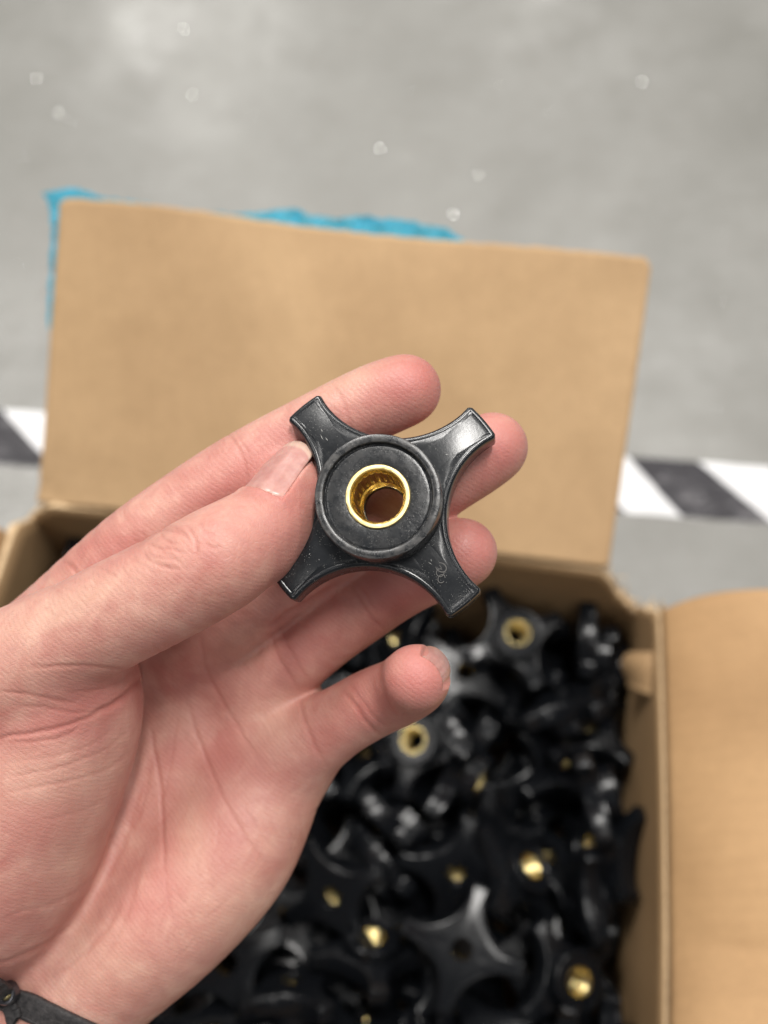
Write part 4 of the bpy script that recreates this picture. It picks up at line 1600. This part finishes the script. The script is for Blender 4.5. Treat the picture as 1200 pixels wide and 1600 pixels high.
def skin():
    m = NT('skin')
    co = m.obj_co(1)
    at_ = m.n('ShaderNodeAttribute', attribute_name='tint')
    sep = m.n('ShaderNodeSeparateColor')
    m.l(at_.outputs['Color'], sep.inputs['Color'])
    mot = m.ramp(m.noise(co, 75, 5, 0.62, 0.6), [(0.32, 0.0), (0.68, 1.0)])
    mot2 = m.ramp(m.noise(co, 260, 4, 0.6, 0.4), [(0.35, 0.0), (0.65, 1.0)])
    c = m.mix(mot, (0.462, 0.198, 0.157), (0.650, 0.390, 0.308))
    c = m.mix(m.math('MULTIPLY', mot2, 0.35), c, (0.46, 0.185, 0.165))
    mot3 = m.ramp(m.noise(co, 32, 3, 0.5, 0.8), [(0.4, 0.0), (0.62, 1.0)])
    c = m.mix(m.math('MULTIPLY', mot3, 0.35), c, (0.50, 0.205, 0.180))
    bl = m.math('MULTIPLY', sep.outputs['Red'], 0.95)
    c = m.mix(bl, c, (0.470, 0.150, 0.135))
    c = m.mix(sep.outputs['Blue'], c, (0.640, 0.415, 0.310))
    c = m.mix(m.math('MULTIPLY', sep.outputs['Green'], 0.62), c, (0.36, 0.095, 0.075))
    m.l(c, m.b.inputs['Base Color'])
    m.set(Roughness=0.44)
    m.b.inputs['Specular IOR Level'].default_value = 0.42
    m.b.inputs['Subsurface Weight'].default_value = 0.22
    m.b.inputs['Subsurface Radius'].default_value = (1.0, 0.32, 0.18)
    m.b.inputs['Subsurface Scale'].default_value = 0.0035
    # skin lines: stretched cells and fine ridges
    v = m.n('ShaderNodeTexVoronoi', feature='DISTANCE_TO_EDGE')
    m.l(m.obj_co((1.0, 1.5, 1.0)), v.inputs['Vector'])
    v.inputs['Scale'].default_value = 900
    cells = m.ramp(v.outputs['Distance'], [(0.0, 0.0), (0.12, 1.0)])
    w = m.n('ShaderNodeTexWave', wave_type='BANDS', bands_direction='DIAGONAL')
    m.l(co, w.inputs['Vector'])
    w.inputs['Scale'].default_value = 330
    w.inputs['Distortion'].default_value = 5.0
    w.inputs['Detail'].default_value = 2
    w.inputs['Detail Scale'].default_value = 0.25
    n = m.bump(m.noise(co, 150, 5, 0.6), 0.24, 0.0013)
    n = m.bump(w.outputs['Fac'], 0.18, 0.00012, n)
    n = m.bump(cells, 0.26, 0.00018, n)
    n = m.bump(m.noise(co, 1800, 3, 0.6), 0.15, 0.00010, n)
    m.l(n, m.b.inputs['Normal'])
    return m.m


hand.data.materials.append(skin())
tag(hand, 'open left hand, palm up, thumb and fingertips holding the black star knob', 'hand')


def nail_mat():
    m = NT('nail')
    at_ = m.n('ShaderNodeAttribute', attribute_name='edge')
    co = m.obj_co(1)
    w = m.noise(m.obj_co((1, 1, 1)), 380, 4, 0.6)
    c = m.mix(m.ramp(w, [(0.35, 0.0), (0.65, 1.0)]), (0.43, 0.205, 0.18), (0.50, 0.27, 0.235))
    c = m.mix(at_.outputs['Fac'], c, (0.58, 0.40, 0.32))
    m.l(c, m.b.inputs['Base Color'])
    m.set(Roughness=0.30)
    m.b.inputs['Subsurface Weight'].default_value = 0.15
    m.b.inputs['Subsurface Scale'].default_value = 0.002
    m.l(m.bump(w, 0.2, 0.0003), m.b.inputs['Normal'])
    return m.m


M_NAIL = nail_mat()
for k, (fr, u0, u1, ha, rf) in enumerate(NAILS):
    c, a, n, b = fr
    NU, NV = 40, 40

    def nf(x, y):
        s = 2 * y - 1                                   # across
        uu0 = u0 + 1.6 * abs(s) ** 2.5 * 0.6 - 1.1 * (1 - s * s) * 0.5
        uu1 = u1 - 2.6 * abs(s) ** 3.0
        uu = uu0 + (uu1 - uu0) * x
        an = ha * s * (1 - 0.06 * x)
        r = rf(uu) - 0.42 * abs(s) ** 4 - 0.5 * max(0, 0.07 - x) / 0.07
        r += 0.035 * math.sin(s * 19) * (0.4 + x) + 0.03 * noise.noise(Vector((uu * 0.8, s * 3, k)))
        return cam2w((c + a * uu + (n * math.cos(an) + b * math.sin(an)) * r)[None])[0]
    o = sheet('nail', nf, NU, NV, 0.38, M_NAIL, hand)
    ed = o.data.attributes.new('edge', 'FLOAT', 'POINT')
    vals = []
    for _ in range(2):
        for i in range(NU + 1):
            for j in range(NV + 1):
                x = i / NU; s = 2 * j / NV - 1
                vals.append(max(0, min(1, (x - 0.86 - 0.03 * s * s) / 0.03)) * 0.9 + 0.55 * math.exp(-((x - 0.03) / 0.05) ** 2) + 0.3 * max(0, abs(s) - 0.93) / 0.07)
    ed.data.foreach_set('value', vals)

# ------------------------------------------------------------------ wrist band
def front(px, py, start=215.0):
    d = np.arange(start, 312, 0.4)
    q = np.stack([(px - 600) / FPX * d, -(py - 800) / FPX * d, d], 1)
    s = sample(HF, q)
    w = np.where(s < 0)[0]
    return d[w[0]] if len(w) else 290.0


def strap(name, path, hw, th, lift, mat, parent, wob=0.25):
    P = catmull(path, 14)
    V, F = [], []
    pts = np.array([cp(x, y, front(x, y)) for x, y in P])
    # smooth the depths
    for _ in range(12):
        pts[1:-1, 2] = (pts[:-2, 2] + pts[1:-1, 2] * 2 + pts[2:, 2]) / 4
    nr = grad(HF, pts)
    for _ in range(6):
        nr[1:-1] = (nr[:-2] + nr[1:-1] * 2 + nr[2:]) / 4
    nr /= np.linalg.norm(nr, axis=1, keepdims=True)
    tg = np.gradient(pts, axis=0); tg /= np.linalg.norm(tg, axis=1, keepdims=True)
    sd = np.cross(tg, nr)
    M = 20
    for i in range(len(pts)):
        for j in range(M):
            a = 2 * math.pi * j / M
            ca, sa = math.cos(a), math.sin(a)
            x = math.copysign(abs(ca) ** 0.45, ca) * hw; y = math.copysign(abs(sa) ** 0.6, sa) * th
            w = wob * noise.noise(Vector((i * 0.35, ca * 2, sa * 2)))
            V.append(pts[i] + sd[i] * (x + w) + nr[i] * (y + lift + w * 0.6))
    for i in range(len(pts) - 1):
        for j in range(M):
            F.append((i * M + j, i * M + (j + 1) % M, (i + 1) * M + (j + 1) % M, (i + 1) * M + j))
    return mesh_obj(name, cam2w(np.array(V)), F, mat, parent)


ML = NT('black_leather')
lc = ML.obj_co(1)
ML.l(ML.ramp(ML.noise(lc, 700, 5, 0.7), [(0.35, (0.012, 0.011, 0.012)), (0.75, (0.055, 0.05, 0.05))]), ML.b.inputs['Base Color'])
ML.set(Roughness=0.62)
ML.l(ML.bump(ML.noise(lc, 500, 6, 0.7), 0.7, 0.0007), ML.b.inputs['Normal'])
band = empty('wrist_band', tuple(at(60, 1570, 268) * MM))
tag(band, 'black leather wrist band with small brass rivet around the wrist', 'bracelet')
BI = Matrix.Translation(-band.location)


def tb(o):
    o.parent = band; o.matrix_parent_inverse = BI
    return o




def loop_strap(name, c0, e1, e2, hw, th, lift, mat, side=0.0, wob=0.3, n=150):
    """a closed band round the wrist in the plane of e1 and e2 through c0"""
    ax_ = np.cross(e1, e2); ax_ /= np.linalg.norm(ax_)
    pts = []
    for i in range(n):
        a = 2 * math.pi * i / n
        d = math.cos(a) * e1 + math.sin(a) * e2
        q = c0 + side * ax_ + d * np.arange(4, 62, 0.4)[:, None]
        w = np.where(sample(HF, q) > 0)[0]
        pts.append(q[w[0]] if len(w) else q[-1])
    pts = np.array(pts)
    for _ in range(10):
        pts = (np.roll(pts, 1, 0) + 2 * pts + np.roll(pts, -1, 0)) / 4
    nr = grad(HF, pts)
    for _ in range(8):
        nr = (np.roll(nr, 1, 0) + 2 * nr + np.roll(nr, -1, 0)) / 4
    nr /= np.linalg.norm(nr, axis=1, keepdims=True)
    tg = np.roll(pts, -1, 0) - np.roll(pts, 1, 0); tg /= np.linalg.norm(tg, axis=1, keepdims=True)
    sd = np.cross(tg, nr)
    M = 20; V, F = [], []
    for i in range(n):
        for j in range(M):
            a = 2 * math.pi * j / M
            ca, sa = math.cos(a), math.sin(a)
            x = math.copysign(abs(ca) ** 0.45, ca) * hw; y = math.copysign(abs(sa) ** 0.6, sa) * th
            w = wob * noise.noise(Vector((math.cos(2 * math.pi * i / n) * 9, math.sin(2 * math.pi * i / n) * 9, ca * 2 + sa)))
            V.append(pts[i] + sd[i] * (x + w) + nr[i] * (y + lift + w * 0.6))
    for i in range(n):
        for j in range(M):
            k = (i + 1) % n
            F.append((i * M + j, i * M + (j + 1) % M, k * M + (j + 1) % M, k * M + j))
    return mesh_obj(name, cam2w(np.array(V)), F, mat)


wa = cp(0, 1550, 270); wb = cp(180, 1630, 270)
E1 = (wb - wa) / np.linalg.norm(wb - wa); E2 = cp(60, 1578, 1.0); E2 -= E1 * (E2 @ E1); E2 /= np.linalg.norm(E2)
WC = cp(60, 1577, 291)
tb(loop_strap('strap', WC, E1, E2, 3.5, 1.0, 0.9, ML.m))
tb(loop_strap('stitched_edge', WC, E1, E2, 0.35, 0.35, 2.0, ML.m, 1.9, 0.15))
tb(strap('strap_end', [(-60, 1492), (-20, 1518), (0, 1534), (22, 1560), (34, 1590)], 2.2, 1.0, 2.6, ML.m, None, 0.4))
q0 = cp(9, 1552, front(9, 1552) - 5.4)
V, F = lathe([(0.05, 0.9), (0.7, 0.85), (1.3, 0.6), (1.6, 0.2), (1.7, -0.3), (1.65, -2.2)], 28)
rv = mesh_data('rivet', V, F, brass('dull_brass', 0.35))
rz = -FW + 0.25 * UP - 0.2 * RT; rz /= np.linalg.norm(rz)
rx = np.cross(UP, rz); rx /= np.linalg.norm(rx); ry = np.cross(rz, rx)
qq = cam2w(q0[None])[0]
tb(rv)
rv.matrix_parent_inverse = Matrix.Identity(4)
rv.matrix_world = Matrix([[rx[i], ry[i], rz[i], (qq[i]) * MM] for i in range(3)] + [[0, 0, 0, 1]])
tb(rv)
rv.matrix_basis = Matrix([[rx[i], ry[i], rz[i], (qq[i]) * MM] for i in range(3)] + [[0, 0, 0, 1]])
V, F = lathe([(1.6, 0.0), (1.65, 0.55), (2.0, 0.8), (2.5, 0.7), (2.8, 0.3), (2.9, -1.5)], 28)
ri = mesh_data('rivet_ring', V, F, plain('gunmetal', (0.10, 0.10, 0.11), 0.3, 0.9).m)
tb(ri)
ri.matrix_basis = rv.matrix_basis
